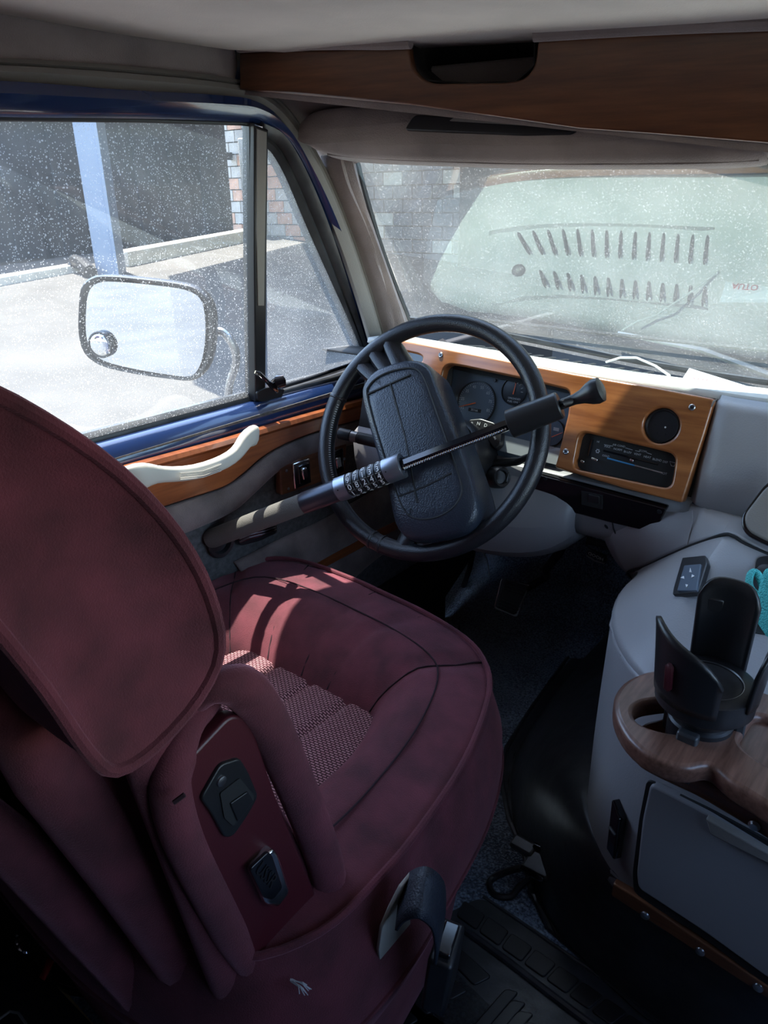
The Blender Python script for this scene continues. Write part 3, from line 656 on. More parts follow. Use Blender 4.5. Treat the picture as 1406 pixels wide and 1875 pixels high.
tube('speedometer_needle', [FAS.w(a, b, HH+.003), FAS.w(a-.034*math.cos(.35), b-.034*math.sin(.35), HH+.003)], [.0011,.0004], 'orange', cl, seg=5)
fbox('odometer', FAS, a, b-.013, HH, HH+.002, .026, .006, 'dialblack', cl, bevel=.0005)
text('gauge_number', '30166', FAS, a, b-.013, .006, 'whitegrey', cl, h=HH+.0024)
a, b = dial(942, 716, .0235, 'fuel_gauge')
for i in range(5):
    t = math.radians(100-i*25); tube('gauge_tick', [FAS.w(a+.017*math.cos(t), b+.017*math.sin(t), HH+.0014), FAS.w(a+.013*math.cos(t), b+.013*math.sin(t), HH+.0014)], .0006, 'whitegrey', cl, seg=4)
tube('fuel_needle', [FAS.w(a, b-.006, HH+.003), FAS.w(a+.001, b+.015, HH+.003)], [.0009,.0004], 'orange', cl, seg=5)
text('gauge_lettering', 'UNLEADED', FAS, a+.003, b-.013, .0048, 'whitegrey', cl, h=HH+.0014)
text('gauge_lettering', 'FUEL ONLY', FAS, a+.003, b-.0185, .0048, 'whitegrey', cl, h=HH+.0014)
dial(1010, 792, .022, 'voltmeter')
tube('voltmeter_needle', [FAS.px(1010,800,HH+.003), FAS.px(1030,792,HH+.003)], [.0009,.0004], 'orange', cl, seg=5)
tube('temperature_needle', [FAS.px(962,790,HH+.003), FAS.px(975,785,HH+.003)], [.0009,.0004], 'orange', cl, seg=5)
plate('battery_symbol', FAS, FAS.many([(1014,782),(1024,784),(1023,790),(1013,788)], HH+.001), 'whitegrey', cl, thick=.0005, h=HH+.0018)
lathe('reset_knob', FAS.px(907, 697, HH), FAS.n, [(0,.003),(.004,.0028)], 'black', cl, seg=10)
# black switch strip under the fascia
ST = Frame((0, 1.080, .655), (1,0,0), (0, -.010, .05))
st = plate('switch_strip', ST, rnd(ST.many([(980,866),(1222,930),(1200,974),(1120,955),(1040,934),(975,915)], .004), .004), 'black_gloss', dash, thick=.014, bevel=.0015, h=.008)
a, b = ST.loc(1084, 915, .008); fbox('socket_cover', ST, a, b, .008, .0095, .036, .026, 'black_matte', st, bevel=.001)
a, b = ST.loc(1088, 913, .0095); fbox('socket_tab', ST, a, b, .009, .012, .018, .014, 'black', st, bevel=.001)
for p in [(1202,962),(998,876),(1207,937)]:
    lathe('screw', ST.px(*p, .008), ST.n, [(0,.0038),(.0012,.0035),(.0013,.002)], 'black', st, seg=10)
# seam down the knee panel and two dark clips
tube('panel_seam', [onx(1121,955,-.158), ony(1123,968,1.085), ony(1130,985,1.09), ony(1138,1004,1.10)], .0012, 'black_matte', dash, seg=5)
for p in [(1008,927),(1110,964)]: lathe('clip', ony(*p, 1.086), (0,-1,.1), [(0,.0045),(.0012,.004)], 'black_matte', dash, seg=10, sx=.5)
# column cover bulging below the wheel
ra = []
for k, x in enumerate([-.62,-.56,-.50,-.45,-.40,-.35,-.30,-.25,-.22]):
    t = 1-abs((x+.42)/.20)**2 if abs(x+.42) < .20 else 0
    t = max(0, t); s = math.sqrt(t)
    ra.append([V((x, 1.12, .70)), V((x, 1.085-.03*s, .66-.01*s)), V((x, 1.075-.055*s, .62-.03*s)), V((x, 1.08-.05*s, .59-.06*s)), V((x, 1.12-.02*s, .575-.08*s)), V((x, 1.22, .57-.07*s))])
patch('column_cover', ra, 'dash_low', dash, thick=.004, sub=1)
# brown tray door and top of the console face beyond the stack
BT = Frame((.12, .975, .66), (1, 0, 0), (0, .10, .16))
plate('ashtray_door', BT, rnd(BT.many([(1362,945),(1406,888),(1520,860),(1560,1050),(1406,992),(1368,972)]), .012), 'vinyl', dash, thick=.012, bevel=.003, h=.004)
plate('ashtray_rim', BT, rnd(BT.many([(1355,948),(1404,880),(1530,850),(1570,1065),(1406,1000),(1362,978)], -.003), .014), 'black_gloss', dash, thick=.010, bevel=.002, h=-.002)
# cable and papers on the dashboard
tag(tube('white_cable', [V((onz(1110,663,.806).x, onz(1110,663,.806).y, .806)), onz(1135,655,.822), onz(1165,655,.829), onz(1200,670,.828), onz(1226,688,.823)], .0022, 'cord', seg=8),
    'thin white cable looping up along the foot of the windscreen', 'cable')
pp = [ony(x, y, d) for x, y, d in [(1243,703,1.30),(1262,674,1.345),(1384,712,1.335),(1378,722,1.30)]]
o = raw('paper_sheet', [p for p in pp]+[p-V((0,0,.002)) for p in pp], [(0,1,2,3),(7,6,5,4),(0,4,5,1),(1,5,6,2),(2,6,7,3),(3,7,4,0)], 'paper', None)
tag(o, 'folded sheet of white paper leaning on the dashboard at the foot of the windscreen', 'paper')
text('paper_print', 'AUTO', Frame(pp[0], pp[3]-pp[0], pp[1]-pp[0]), .035, .016, .016, 'red', o, h=.001)
# ================================================================== STEERING WHEEL
az, el = .119, .514
wn = V((math.sin(az)*math.cos(el), -math.cos(az)*math.cos(el), math.sin(el)))
wu = V((0,0,1)).cross(wn).normalized()
W = Frame((-.440, .966, .751), wu, wn.cross(wu))
whl = thing('steering_wheel', 'black leather steering wheel with a large airbag pad', 'steering wheel', W.p)
R_ = .1925
pts = [W.w(R_*math.cos(t), R_*math.sin(t), 0) for t in (2*math.pi*i/96 for i in range(96))]
tube('rim', pts, .0148, 'leather', whl, seg=18, closed=True)
# leather-wrapped and moulded stretches meet at collars
def coll(px, py):
    a, b = W.loc(px, py, 0); t = math.atan2(b, a); c = W.w(R_*math.cos(t), R_*math.sin(t), 0); tg = (W.u*-math.sin(t)+W.v*math.cos(t))
    lathe('rim_collar', c-tg*.003, tg, [(0,.0150),(.0015,.0162),(.0045,.0162),(.006,.0150)], 'leather', whl, seg=18, caps=False)
for p in [(610,725),(690,975),(705,985)]: coll(*p)
# stitching along the inside of the rim on the left and the top
def stitches(p0, p1, n):
    a0 = math.atan2(*W.loc(*p0)[::-1]); a1 = math.atan2(*W.loc(*p1)[::-1])
    vs, fs = [], []
    if a1 < a0 and abs(a1-a0) > math.pi: a1 += 2*math.pi
    for i in range(n):
        t = lerp(a0, a1, i/(n-1)); d = 1/n
        for q, (dt, hh) in enumerate([(-.004,.0075),(.004,.0075),(.005,.0105),(-.003,.0105)]):
            rr = R_-.0148*math.cos(math.asin(hh/.0148))-.0006
            vs.append(W.w(rr*math.cos(t+dt), rr*math.sin(t+dt), hh))
        fs.append((4*i, 4*i+1, 4*i+2, 4*i+3))
    raw('stitching', vs, fs, 'whitegrey', whl)['kind'] = 'stuff'
stitches((612,740), (612,880), 34)
# hub: pad body
face_px = [(662,722),(667,700),(684,680),(710,668),(742,660),(768,663),(785,678),(797,710),(820,770),(845,835),(862,885),(870,925),(864,952),(842,972),(800,982),(760,986),(738,978),(722,955),(710,900),(690,830),(672,768)]
HF = .034
fp = [(p.x, p.y) for p in cr([(*W.loc(x, y, HF), 0) for x, y in face_px], 3, True)]
cx_ = sum(a for a, b in fp)/len(fp); cy_ = sum(b for a, b in fp)/len(fp)
def pr(s, h, off=0): return [W.w(cx_+(a-cx_)*s+ (a-cx_)/max(1e-6, math.hypot(a-cx_, b-cy_))*off, cy_+(b-cy_)*s+(b-cy_)/max(1e-6, math.hypot(a-cx_, b-cy_))*off, h) for a, b in fp]
loft('airbag_pad', [pr(1,-.058,-.002), pr(1,-.048,.004), pr(1,.004,.005), pr(1,.020,.004), pr(1,.029,.001), pr(1,HF,-.005), pr(.7,HF+.002), pr(.3,HF+.003)], 'pad', whl, ang=50)
loft('hub_back', [pr(.7,-.080), pr(.85,-.076), pr(1,-.066,-.003), pr(1,-.057,-.003)], 'black', whl)
# recess line round the face, cross grooves and small horn marks
inn_px = [(672,722),(676,706),(690,692),(712,681),(742,674),(762,676),(775,690),(790,728),(812,790),(832,848),(845,890),(840,915),(822,935),(795,948),(765,950),(745,940),(730,912),(708,850),(685,775)]
inn = cr2(inn_px, 4, True)
ip = [W.px(x, y, HF+.0012) for x, y in inn]
tube('pad_groove', ip, .0017, 'black_matte', whl, seg=5, closed=True)
for l in ([(674,721),(751,686)], [(715,704),(742,800),(764,920)], [(731,908),(780,890),(826,866)]):
    tube('pad_groove', [W.px(x, y, HF+.0022) for x, y in l], .0019, 'black_matte', whl, seg=5)
tube('horn_mark', [W.px(x, y, HF+.003) for x, y in [(690,701),(691,694),(694,699),(692,703)]], .0005, 'black_matte', whl, seg=4)
tube('horn_mark', [W.px(x, y, HF+.003) for x, y in [(750,942),(749,936),(752,931),(754,936)]], .0005, 'black_matte', whl, seg=4)
a, b = W.loc(740, 895, HF+.002)
tube('badge_ring', [W.w(a+.010*math.cos(t), b+.010*math.sin(t), HF+.0022) for t in (i*math.pi/10 for i in range(20))], .0008, 'pad', whl, seg=5, closed=True)
# spokes
for (rx, ry), (hx_, hy) in [((682,640),(722,690)), ((712,622),(742,680)), ((655,662),(700,700)), ((735,995),(765,955)), ((775,1003),(790,960)), ((815,1000),(825,955))]:
    a, b = W.loc(rx, ry, 0); t = math.atan2(b, a); o_ = W.w(R_*math.cos(t), R_*math.sin(t), -.002); c, d = W.loc(hx_, hy, 0); i_ = W.w(c, d, -.006)
    tube('spoke', [o_, o_.lerp(i_, .3)+W.n*.0, o_.lerp(i_, .7), i_], [.0155,.019,.021,.024], 'leather', whl, seg=12, flat=.75)
# column, ignition housing, gear collar and levers belong to the steering column
col = thing('steering_column', 'black steering column shroud behind the wheel with ignition and levers', 'steering column', W.w(0,0,-.15))
lathe('shroud', W.w(.012,-.01,-.055), -W.n, [(0,.055),(.01,.062),(.07,.066),(.085,.064),(.09,.070),(.19,.072),(.24,.066)], 'black', col, seg=32)
p = W.px(912, 845, -.10)
ig = lathe('ignition_lock', W.w(.085,-.030,-.125), W.n*.6+W.u*.8, [(0,.020),(.018,.019),(.022,.016),(.020,.012),(.014,.011)], 'black', col, seg=20)
box('key_bow', W.w(.115,-.030,-.102), (.004,.020,.014), 'black', col, rot=W.m.to_3x3() @ Matrix.Rotation(.4,3,'Y'))
tube('gear_lever', [W.w(.06,-.01,-.13), onx(948,845,-.33), ony(975,833,1.03), ony(990,826,1.03)], [.008,.007,.005,.004], 'black', col, seg=10)
G = Frame(W.w(.0,.0,-.125), W.u, W.v)
# curved gear indicator above the column
fanp = [G.loc(x, y, .02) for x, y in [(858,768),(880,766),(905,774),(918,790),(916,812),(905,822),(893,806),(880,795),(862,790)]]
gi = plate('gear_indicator', G, rnd(fanp, .004), 'dialblack', col, thick=.02, bevel=.002, h=.02)
for s, x, y in [('R',864,776),('N',876,776),('D',889,779)]: tpx('gear_letter', s, G, x, y, .0085, 'whitegrey', gi, h=.0212)
tpx('gear_print', 'TO SHIFT', G, 872, 787, .0048, 'white', gi, h=.0212, rot=-.15)
tpx('gear_print', 'PARK', G, 905, 800, .0048, 'white', gi, h=.0212, rot=-.9)
# indicator stalk on the left
s0 = W.px(620, 793, -.045); s1 = W.px(700, 812, -.060)
ax = (s1-s0).normalized()
lathe('indicator_stalk', s0, ax, [(0,.008),(.002,.0105),(.024,.0105),(.025,.0095),(.040,.0095),(.041,.0105),(.10,.0105),(.16,.009)], 'black', col, seg=18)
lathe('stalk_ring', s0+ax*.026, ax, [(0,.0100),(.012,.0100)], 'steel', col, seg=18)
# ================================================================== STEERING LOCK BAR
lock = thing('steering_lock', 'combination steering wheel lock bar with grey foam grip laid across the wheel', 'lock', W.px(700, 860, .07))
K0 = W.px(372, 992, .075); K1 = W.px(1092, 716, .038)
K0 = onx(376, 990, -.69); KW = W.px(690, 872, .068); 
# keep the bar straight: both ends on one line through the two rim crossings
KA = W.px(620, 897, .050); KB = W.px(985, 757, .044)
kd = (KB-KA).normalized()
def onbar(px, py):
    d = ray(px, py).normalized(); w0 = CAM-KA; a_, b_, c_ = d.dot(d), d.dot(kd), kd.dot(kd); dd, ee = d.dot(w0), kd.dot(w0)
    return KA + kd*((a_*ee-b_*dd)/(a_*c_-b_*b_))
def tb(px, py): return (onbar(px, py)-KA).dot(kd)
tF0, tF1, tS1, tR0, tD0, tD1, tR1, tC0, tC1 = [tb(*p) for p in [(380,990),(560,922),(620,897),(620,897),(641,889),(708,863),(738,852),(932,777),(1026,741)]]
P_ = lambda t: KA+kd*t
lathe('foam_grip', P_(tF0), kd, [(0,.010),(.004,.0155),(.012,.0175),(tF1-tF0,.0175)], 'foam', lock, seg=28)
lathe('grip_sleeve', P_(tF1), kd, [(-.004,.0178),(.0,.0185),(tR0-tF1,.0185)], 'sleeve', lock, seg=28)
lathe('lock_ring', P_(tR0), kd, [(-.001,.019),(.001,.0205),(tD0-tR0,.0205)], 'silver', lock, seg=32)
lathe('lock_ring', P_(tD1), kd, [(0,.0205),(tR1-tD1-.002,.0205),(tR1-tD1,.0195),(tR1-tD1,.013),(tR1-tD1-.004,.0125)], 'silver', lock, seg=32)
# five number dials, each with its own digits
up_ = (CAM-P_(tD0)); up_ = (up_-kd*up_.dot(kd)).normalized(); sd_ = kd.cross(up_)
seq = ['1098765432', '9876543210', '3210987654', '5432109876', '5432109876']
wdl = (tD1-tD0)/5
for i in range(5):
    t0 = tD0+wdl*i
    dl = lathe('number_dial', P_(t0+.0004), kd, [(0,.0185),(.0006,.0192),(wdl-.0016,.0192),(wdl-.001,.0185)], 'dialblack', lock, seg=40, up=up_)
    for k in range(10):
        an = 2*math.pi*(k-1)/10-.15
        nn = up_*math.cos(an)-sd_*math.sin(an)
        fr = Frame(P_(t0+wdl*.48)+nn*.0193, kd, nn.cross(kd))
        text('dial_digit', seq[i][k], fr, 0, 0, .0138, 'white', dl, h=.0002)
        tube('dial_rib', [P_(t0+.001)+(up_*math.cos(an+.314)-sd_*math.sin(an+.314))*.0191, P_(t0+wdl-.002)+(up_*math.cos(an+.314)-sd_*math.sin(an+.314))*.0191], .0005, 'vinyl', dl, seg=4)
    
for t in (tR0+.008, tD1+.006):
    lathe('index_dot', P_(t)+up_*.0200, up_, [(0,.0014),(.0008,.0012)], 'dialblack', lock, seg=8)
tc_c = P_(tR1-.006)
lathe('shaft', tc_c, kd, [(0,.0092),(tC0-tR1+.02,.0092)], 'black_gloss', lock, seg=6)
vs = []
nd = 40
for i in range(nd):
    t = lerp(tR1+.004, tC0-.004, i/(nd-1))
    an = -.55
    lathe('shaft_notch', P_(t)+(up_*math.cos(an)-sd_*math.sin(-an)*-1)*.0072 if False else P_(t)+(up_*.80-V((0,0,1))*.60).normalized()*.0078, (up_*.80-V((0,0,1))*.60), [(0,.0028),(.0022,.0018)], 'chrome', lock, seg=6)
lathe('clamp_sleeve', P_(tC0), kd, [(0,.014),(.001,.0205),(.002,.0215),(tC1-tC0-.002,.0200),(tC1-tC0,.018)], 'black', lock, seg=28)
fbox('sleeve_red_edge', Frame(P_(tC1-.0005), up_, sd_), 0, 0, -.001, .0005, .02, .02, 'black_gloss', lock, bevel=.004)
hk = P_(tC1+.004)
tube('hook', [hk+up_*.004, hk+up_*.016+kd*.006, hk+up_*.014+kd*.012, hk-up_*.004+kd*.010], [.006,.005,.005,.005], 'black', lock, seg=10)
k1 = [onbar(1028,742), onbar(1045,735), onbar(1062,727), onbar(1078,719)]
q0 = P_(tC1); qd = kd
lathe('knob', q0, kd+up_*.18, [(0,.0075),(.022,.0078),(.034,.0105),(.045,.0160),(.054,.0185),(.062,.0175),(.065,.010)], 'black', lock, seg=24)
# ================================================================== DRIVER'S SEAT
seat = thing('driver_seat', "maroon velour driver's seat with a winged headrest and woven pink insert", 'seat', (-.45, .55, 0))
outl = [(-.44,.24),(-.20,.27),(-.128,.34),(-.119,.44),(-.126,.53),(-.144,.636),(-.178,.742),(-.215,.81),(-.277,.862),(-.379,.893),(-.483,.906),(-.58,.915),(-.69,.912),(-.755,.88),(-.785,.80),(-.785,.70),(-.785,.5),(-.775,.34),(-.70,.27)]
O = cr2(outl, 5, True); NO = len(O)
insl = [(-.45,.22),(-.315,.23),(-.298,.36),(-.292,.50),(-.300,.60),(-.325,.672),(-.35,.686),(-.45,.688),(-.55,.690),(-.60,.690),(-.622,.675),(-.630,.60),(-.630,.45),(-.625,.30),(-.60,.23)]
IN_ = cr2(insl, 8, True)
cen = V((-.46, .50, 0))
def resamp(poly, ang):
    best = None; d = V((math.cos(ang), math.sin(ang)))
    L = len(poly)
    for i in range(L):
        a = V(poly[i])-V((cen.x, cen.y)); b = V(poly[(i+1) % L])-V((cen.x, cen.y)); e = b-a
        den = d.x*e.y-d.y*e.x
        if abs(den) < 1e-9: continue
        t = (a.x*e.y-a.y*e.x)/den; u_ = (a.x*d.y-a.y*d.x)/den
        if t > 0 and -1e-6 <= u_ <= 1+1e-6 and (best is None or t > best): best = t
    return best
NA = 120
AN = [2*math.pi*i/NA for i in range(NA)]
RO = [resamp(O, a) for a in AN]; RI = [resamp(IN_, a) for a in AN]
def front(a): return max(0, math.sin(a))      # 1 at the front edge
def seatpt(a, s, dz=0):
    """s 0 at the insert edge, 1 at the piping, on top of the bolster"""
    i = a/(2*math.pi)*NA; i0 = int(i) % NA; f = i-int(i); i1 = (i0+1) % NA
    ro = lerp(RO[i0], RO[i1], f); ri = lerp(RI[i0], RI[i1], f)
    r = lerp(ri, ro, s)
    z = .418 + .062*math.sin(min(1, max(0, s)*2.1)*math.pi/2)**.8 - (.016*max(0, s-.45)/.55 if s > .45 else 0)
    z += .008*front(a)*math.sin(math.pi*s)
    return V((cen.x+r*math.cos(a), cen.y+r*math.sin(a), z+dz))
def ringat(f): return [f(a, i) for i, a in enumerate(AN)]
def side(rr, z): return ringat(lambda a, i: V((cen.x+(RO[i]+rr)*math.cos(a), cen.y+(RO[i]+rr)*math.sin(a), z + .006*math.sin(7*a))))
crease = [math.radians(d) for d in (57, 80, 97, 118, 135)]   # stitched darts across the front roll
def dart(a, s):
    v = 0
    for c in crease: v += math.exp(-((a-c)/.028)**2)
    return -.009*v*min(1, s*4)*(1 if s < .75 else max(.3, (1-s)/.25))
rings = [side(-.02, .27), side(.012, .29), side(.024, .34), side(.022, .385), side(.010, .425), side(.003, .447)]
for s in [1.0,.97,.9,.8,.68,.55,.42,.30,.20,.12,.05,0]:
    rings.append(ringat(lambda a, i, s=s: seatpt(a, s, dart(a, s)+(.004*math.sin(11*a)*.25))))
rings.append(ringat(lambda a, i: seatpt(a, -.04)-V((0,0,.012))))
loft('cushion', rings, 'maroon', seat, ang=70)
# insert: woven panels divided by sewn channels
def in_z(x, y):
    v = sum(math.exp(-((x-c)/.006)**2) for c in (-.54,-.462,-.385))
    return .418-.007*v + .006*math.sin(math.pi*min(1,max(0,(y-.2)/.5)))
rows = []
for j in range(26):
    y = lerp(.33, .700, j/25); row = []
    for i in range(61):
        x = lerp(-.655, -.275, i/60)
        row.append(V((x, y, in_z(x, y)-.004)))
    rows.append(row)
patch('woven_insert', rows, 'insert', seat, thick=.004)
# raised welt piping and seams on the cushion
tube('piping', [seatpt(a, 1.0, .004) for a in AN], .0042, 'maroon', seat, seg=8, closed=True)
tube('seam', [seatpt(a, .56, .0012) for a in AN], .0013, 'seam', seat, seg=5, closed=True)
for c in crease: tube('seam', [seatpt(c, s, dart(c, s)+.0004) for s in [i/12 for i in range(13)]], .0014, 'seam', seat, seg=5)
c = math.radians(42)
# lower cushion border and skirt
loft('seat_skirt', [side(-.06,.03), side(-.045,.05), side(-.035,.12), side(-.025,.2), side(-.012,.26), side(-.03,.285)], 'maroon', seat, ang=70)
tube('skirt_seam', side(.0245, .335), .0025, 'maroon', seat, seg=6, closed=True)
# backrest: horizontal sections, right half then mirrored
def bsec(z):
    t = (z-.40)/.40; k = max(0, min(1, t))
    fy = lerp(.435, .295, k); ry = lerp(.262, .205, k); py = lerp(.29, .165, k)
    hw = 0.0
    pts = [(-.45,fy-.055),(-.36,fy-.05),(-.27,fy-.022),(-.225,fy),(-.190,fy-.002),(-.172,fy-.012),(-.167,fy-.022),(-.167,fy-.030),(-.166,fy-.040),
           (-.164,(fy+ry)/2),(-.166,ry+.024),(-.170,ry+.016),(-.174,ry+.010),(-.180,ry+.006),(-.188,ry+.006),(-.198,ry+.010),(-.206,ry+.020),
           (-.218,ry+.034),(-.228,py+.030),(-.224,py+.010),(-.238,py-.008),(-.262,py-.010),(-.282,py+.010),(-.32,py+.030),(-.40,py+.028),(-.45,py+.03)]
    return pts
def bring(z, inset=0.0, zz=None, full=True):
    pts = bsec(z); half = [(x-inset*(1 if x > -.40 else .2), y) for x, y in pts]
    mir = [(-.90-x, y) for x, y in half[::-1]][1:-1]
    allp = half+mir; my = sum(p[1] for p in allp)/len(allp)
    return [V((x, lerp(y, my, min(1, inset*6)), z if zz is None else zz)) for x, y in allp]
rings = [bring(z) for z in (.40,.44,.48,.52,.56,.60,.64,.68,.72,.75)]
rings += [bring(.77, .004), bring(.785, .014, .785), bring(.79, .035, .797), bring(.79, .07, .802)]
# lower end flares into folds
rings = [[p+V((0,0,-.10)) for p in bring(.40,.03)], [p+V((0,0,-.04)) for p in bring(.40,.012)]]+rings
loft('backrest', rings, 'maroon', seat, ang=70, sub=1)
def brl(pts, x, r, nm='bolster_roll'):
    P2 = cr([onx(px, py, x+dx) for px, py, dx in pts], 5); n_ = len(P2)
    return tube(nm, P2, [r*(.35+.65*min(1, 4*i/n_, 4*(n_-1-i)/n_+.15)) for i in range(n_)], 'maroon', seat, seg=14, flat=1.0, ang=80)
brl([(352,1300,-.02),(385,1262,-.006),(440,1258,0),(484,1310,0),(530,1410,0),(573,1515,0),(598,1592,0),(598,1645,0),(572,1705,-.004)], -.160, .0190)
brl([(400,1275,-.01),(345,1330,-.004),(316,1400,0),(312,1450,0),(338,1540,0),(395,1655,0),(445,1750,0),(492,1822,0)], -.168, .0170)
brl([(-80,1190,0),(30,1325,0),(130,1455,0),(235,1600,0),(330,1740,0),(415,1870,0),(440,1930,0)], -.245, .030)
brl([(-100,1420,0),(20,1545,0),(140,1680,0),(260,1820,0),(330,1930,0)], -.30, .022)
for p_ in [((600,1668),(618,1655)), ((318,1470),(338,1455))]:
    tube('tuck_seam', [onx(*p_[0], -.142), onx(*p_[1], -.138)], .002, 'seam', seat, seg=5)
# headrest with piped edges
hs = thing  # (naming helper only)
prof = [(.200,.752),(.218,.722),(.255,.722),(.30,.742),(.326,.775),(.322,.830),(.300,.890),(.262,.950),(.215,1.000),(.175,1.030),(.135,1.038),(.118,1.010),(.130,.95),(.155,.89),(.180,.82)]
KH = (.25+.14)/(.25+.20)
prof = [(a*KH, 1.12+(b-1.12)*KH) for a, b in prof]
prof = cr2(prof, 3, True); cyp = sum(a for a, b in prof)/len(prof); czp = sum(b for a, b in prof)/len(prof)
def hr(x, s, dy=0.0): return [V((x, cyp+(a-cyp)*s+dy, czp+(b-czp)*s)) for a, b in prof]
xs2 = [(-.148,.55),(-.138,.80),(-.131,.93),(-.131,.985),(-.137,1.0),(-.155,1.02),(-.22,1.03),(-.35,1.0),(-.45,.98),(-.55,1.0),(-.65,1.03),(-.70,1.02),(-.716,1.0),(-.722,.985),(-.722,.93),(-.714,.8),(-.702,.55)]
loft('headrest', [hr(x, s) for x, s in xs2], 'maroon', seat, ang=60, sub=1)
tube('headrest_piping', hr(-.1315, .985), .0048, 'maroon', seat, seg=8, closed=True)
tube('headrest_piping', hr(-.7215, .985), .0048, 'maroon', seat, seg=8, closed=True)
# maroon plastic armrest-mount panel on the side of the back with recess and buckle plate
SP = Frame((-.158, .32, .60), (0,1,0), (0,0,1))
pan = SP.many([(420,1306),(448,1312),(462,1332),(500,1450),(545,1560),(578,1640),(578,1668),(540,1725),(500,1772),(470,1768),(425,1690),(380,1570),(345,1480),(332,1440),(334,1405),(350,1380)])
side_p = plate('side_panel', SP, rnd(pan, .010), 'maroon_plastic', seat, thick=.014, bevel=.003, h=.002)
rec = SP.many([(400,1398),(436,1386),(452,1412),(470,1456),(450,1492),(424,1530),(408,1532),(384,1488),(364,1460)], .003)
rp = plate('recess_plate', SP, rnd(rec, .005), 'black', side_p, thick=.006, bevel=.0015, h=.0055)
plate('recess_hole', SP, rnd(SP.many([(402,1452),(438,1424),(466,1458),(448,1484),(426,1512),(410,1498)], .006), .002), 'black_matte', side_p, thick=.003, h=.0068)
plate('recess_tongue', SP, rnd(SP.many([(420,1470),(452,1448),(462,1466),(434,1504)], .007), .002), 'black', side_p, thick=.003, bevel=.0008, h=.0085)
lathe('screw', SP.px(405,1430,.0055), SP.n, [(0,.0048),(.0015,.0045),(.002,.003)], 'steel', side_p, seg=12)
bc = SP.many([(450,1588),(490,1546),(500,1556),(522,1625),(500,1655),(478,1650)], .003)
plate('buckle_frame', SP, rnd(bc, .005), 'chrome', side_p, thick=.012, bevel=.003, h=.011)
bf = plate('buckle_face', SP, rnd(SP.many([(456,1590),(490,1558),(497,1566),(516,1624),(498,1647),(481,1643)], .011), .004), 'black_gloss', side_p, thick=.004, bevel=.001, h=.0125)
tpx('buckle_lettering', 'USSR', SP, 488, 1603, .017, 'black', side_p, h=.0132, rot=-1.15)
# seat belt buckle on its webbing stalk beside the cushion
belt = thing('seat_belt_buckle', 'black seat belt buckle on a looped navy webbing stalk beside the seat', 'seat belt', (-.08,.43,.25))
wl = [(738,1648),(760,1622),(792,1622),(812,1655),(815,1700),(808,1740)]
cp = [onx(730,1662,-.085), onx(748,1640,-.075), onx(775,1634,-.06), onx(800,1655,-.052), onx(806,1690,-.05), onx(804,1730,-.05)]
cpc = cr(cp, 5)
ra = []
for i, p in enumerate(cpc):
    t = (cpc[min(len(cpc)-1,i+1)]-cpc[max(0,i-1)]).normalized()
    s_ = V((.35,-.80,-.35)); s_ = (s_-t*s_.dot(t)).normalized()
    ra.append([p-s_*.024, p-s_*.012, p, p+s_*.012, p+s_*.024])
patch('webbing_loop', ra, 'webbing', belt, thick=.003)
BB = Frame(onx(812,1765,-.05), V((.30,-.90,.05)), V((.10,.0,1)))
fbox('buckle_body', BB, 0, -.004, -.013, .013, .056, .074, 'black', belt, bevel=.004)
fbox('buckle_button', BB, 0, .034, -.008, .008, .040, .010, 'black_gloss', belt, bevel=.002)
# torn beige hinge cover behind the belt
cov = thing('seat_hinge_cover', 'torn greige plastic cover on the side of the seat base', 'cover', (-.09,.40,.2))
CV = Frame(onx(730,1720,-.10), (0,1,0), (.15,0,1))
plate('cover_shell', CV, rnd(CV.many([(757,1598),(765,1612),(740,1650),(728,1672),(750,1668),(752,1690),(748,1722),(735,1745),(706,1790),(697,1775),(694,1740),(700,1700),(715,1665),(735,1625)]), .002), 'beige', cov, thick=.004, bevel=.001)
CW = Frame(onx(670,1810,-.115), (0,1,0), (.15,0,1))
plate('cover_shell', CW, rnd(CW.many([(648,1812),(662,1786),(690,1782),(700,1794),(690,1806),(668,1822),(644,1830)]), .004), 'beige', cov, thick=.008, bevel=.002)
lathe('cover_bolt', CW.px(678,1800,.0), CW.n, [(0,.010),(.006,.010),(.008,.006)], 'vinyl', cov, seg=12)
# frayed threads at the foot of the backrest
rf = random.Random(3)
for i in range(9):
    p = onx(533+rf.uniform(-4,4), 1795+rf.uniform(-3,3), -.125); q = onx(560+rf.uniform(-12,10), 1812+rf.uniform(-12,12), -.11)
    tube('frayed_thread', [p, p.lerp(q,.5)+V((.004,0,.004)), q], .0005, 'whitegrey', seat, seg=4)
# ================================================================== FOOTWELL
bp_ = thing('brake_pedal', 'black brake pedal with a ribbed rubber pad and curved arm', 'pedal', onz(935,1120,.12))
BR = Frame(onz(937,1092,.21), RGT*1.0+V((0,0,-.28)), V((0,.55,.83)))
plate('pedal_pad', BR, rnd(BR.many([(921,1060),(968,1072),(944,1127),(908,1112)]), .008), 'pedal', bp_, thick=.014, bevel=.003)
plate('pedal_trim', BR, rnd(BR.many([(918,1058),(971,1071),(946,1131),(904,1114)], -.008), .008), 'chrome', bp_, thick=.004, bevel=.001, h=-.008)
for (a0, a1) in [((926,1066),(962,1076)), ((924,1072),(960,1082)), ((922,1078),(957,1088)), ((915,1098),(951,1111)), ((913,1104),(949,1117)), ((911,1109),(946,1122))]:
    tube('pad_rib', [BR.px(*a0, .001), BR.px(*a1, .001)], .0022, 'pedal', bp_, seg=6)
a0 = BR.px(962,1078,-.015)
tube('pedal_arm', [a0, a0+V((.03,.05,.02)), onx(1000,1042,-.45)+V((0,.0,0)), ony(1025,1010,1.46), ony(1036,978,1.42), ony(1040,940,1.38)], [.010,.009,.010,.011,.012,.012], 'black', bp_, seg=10)
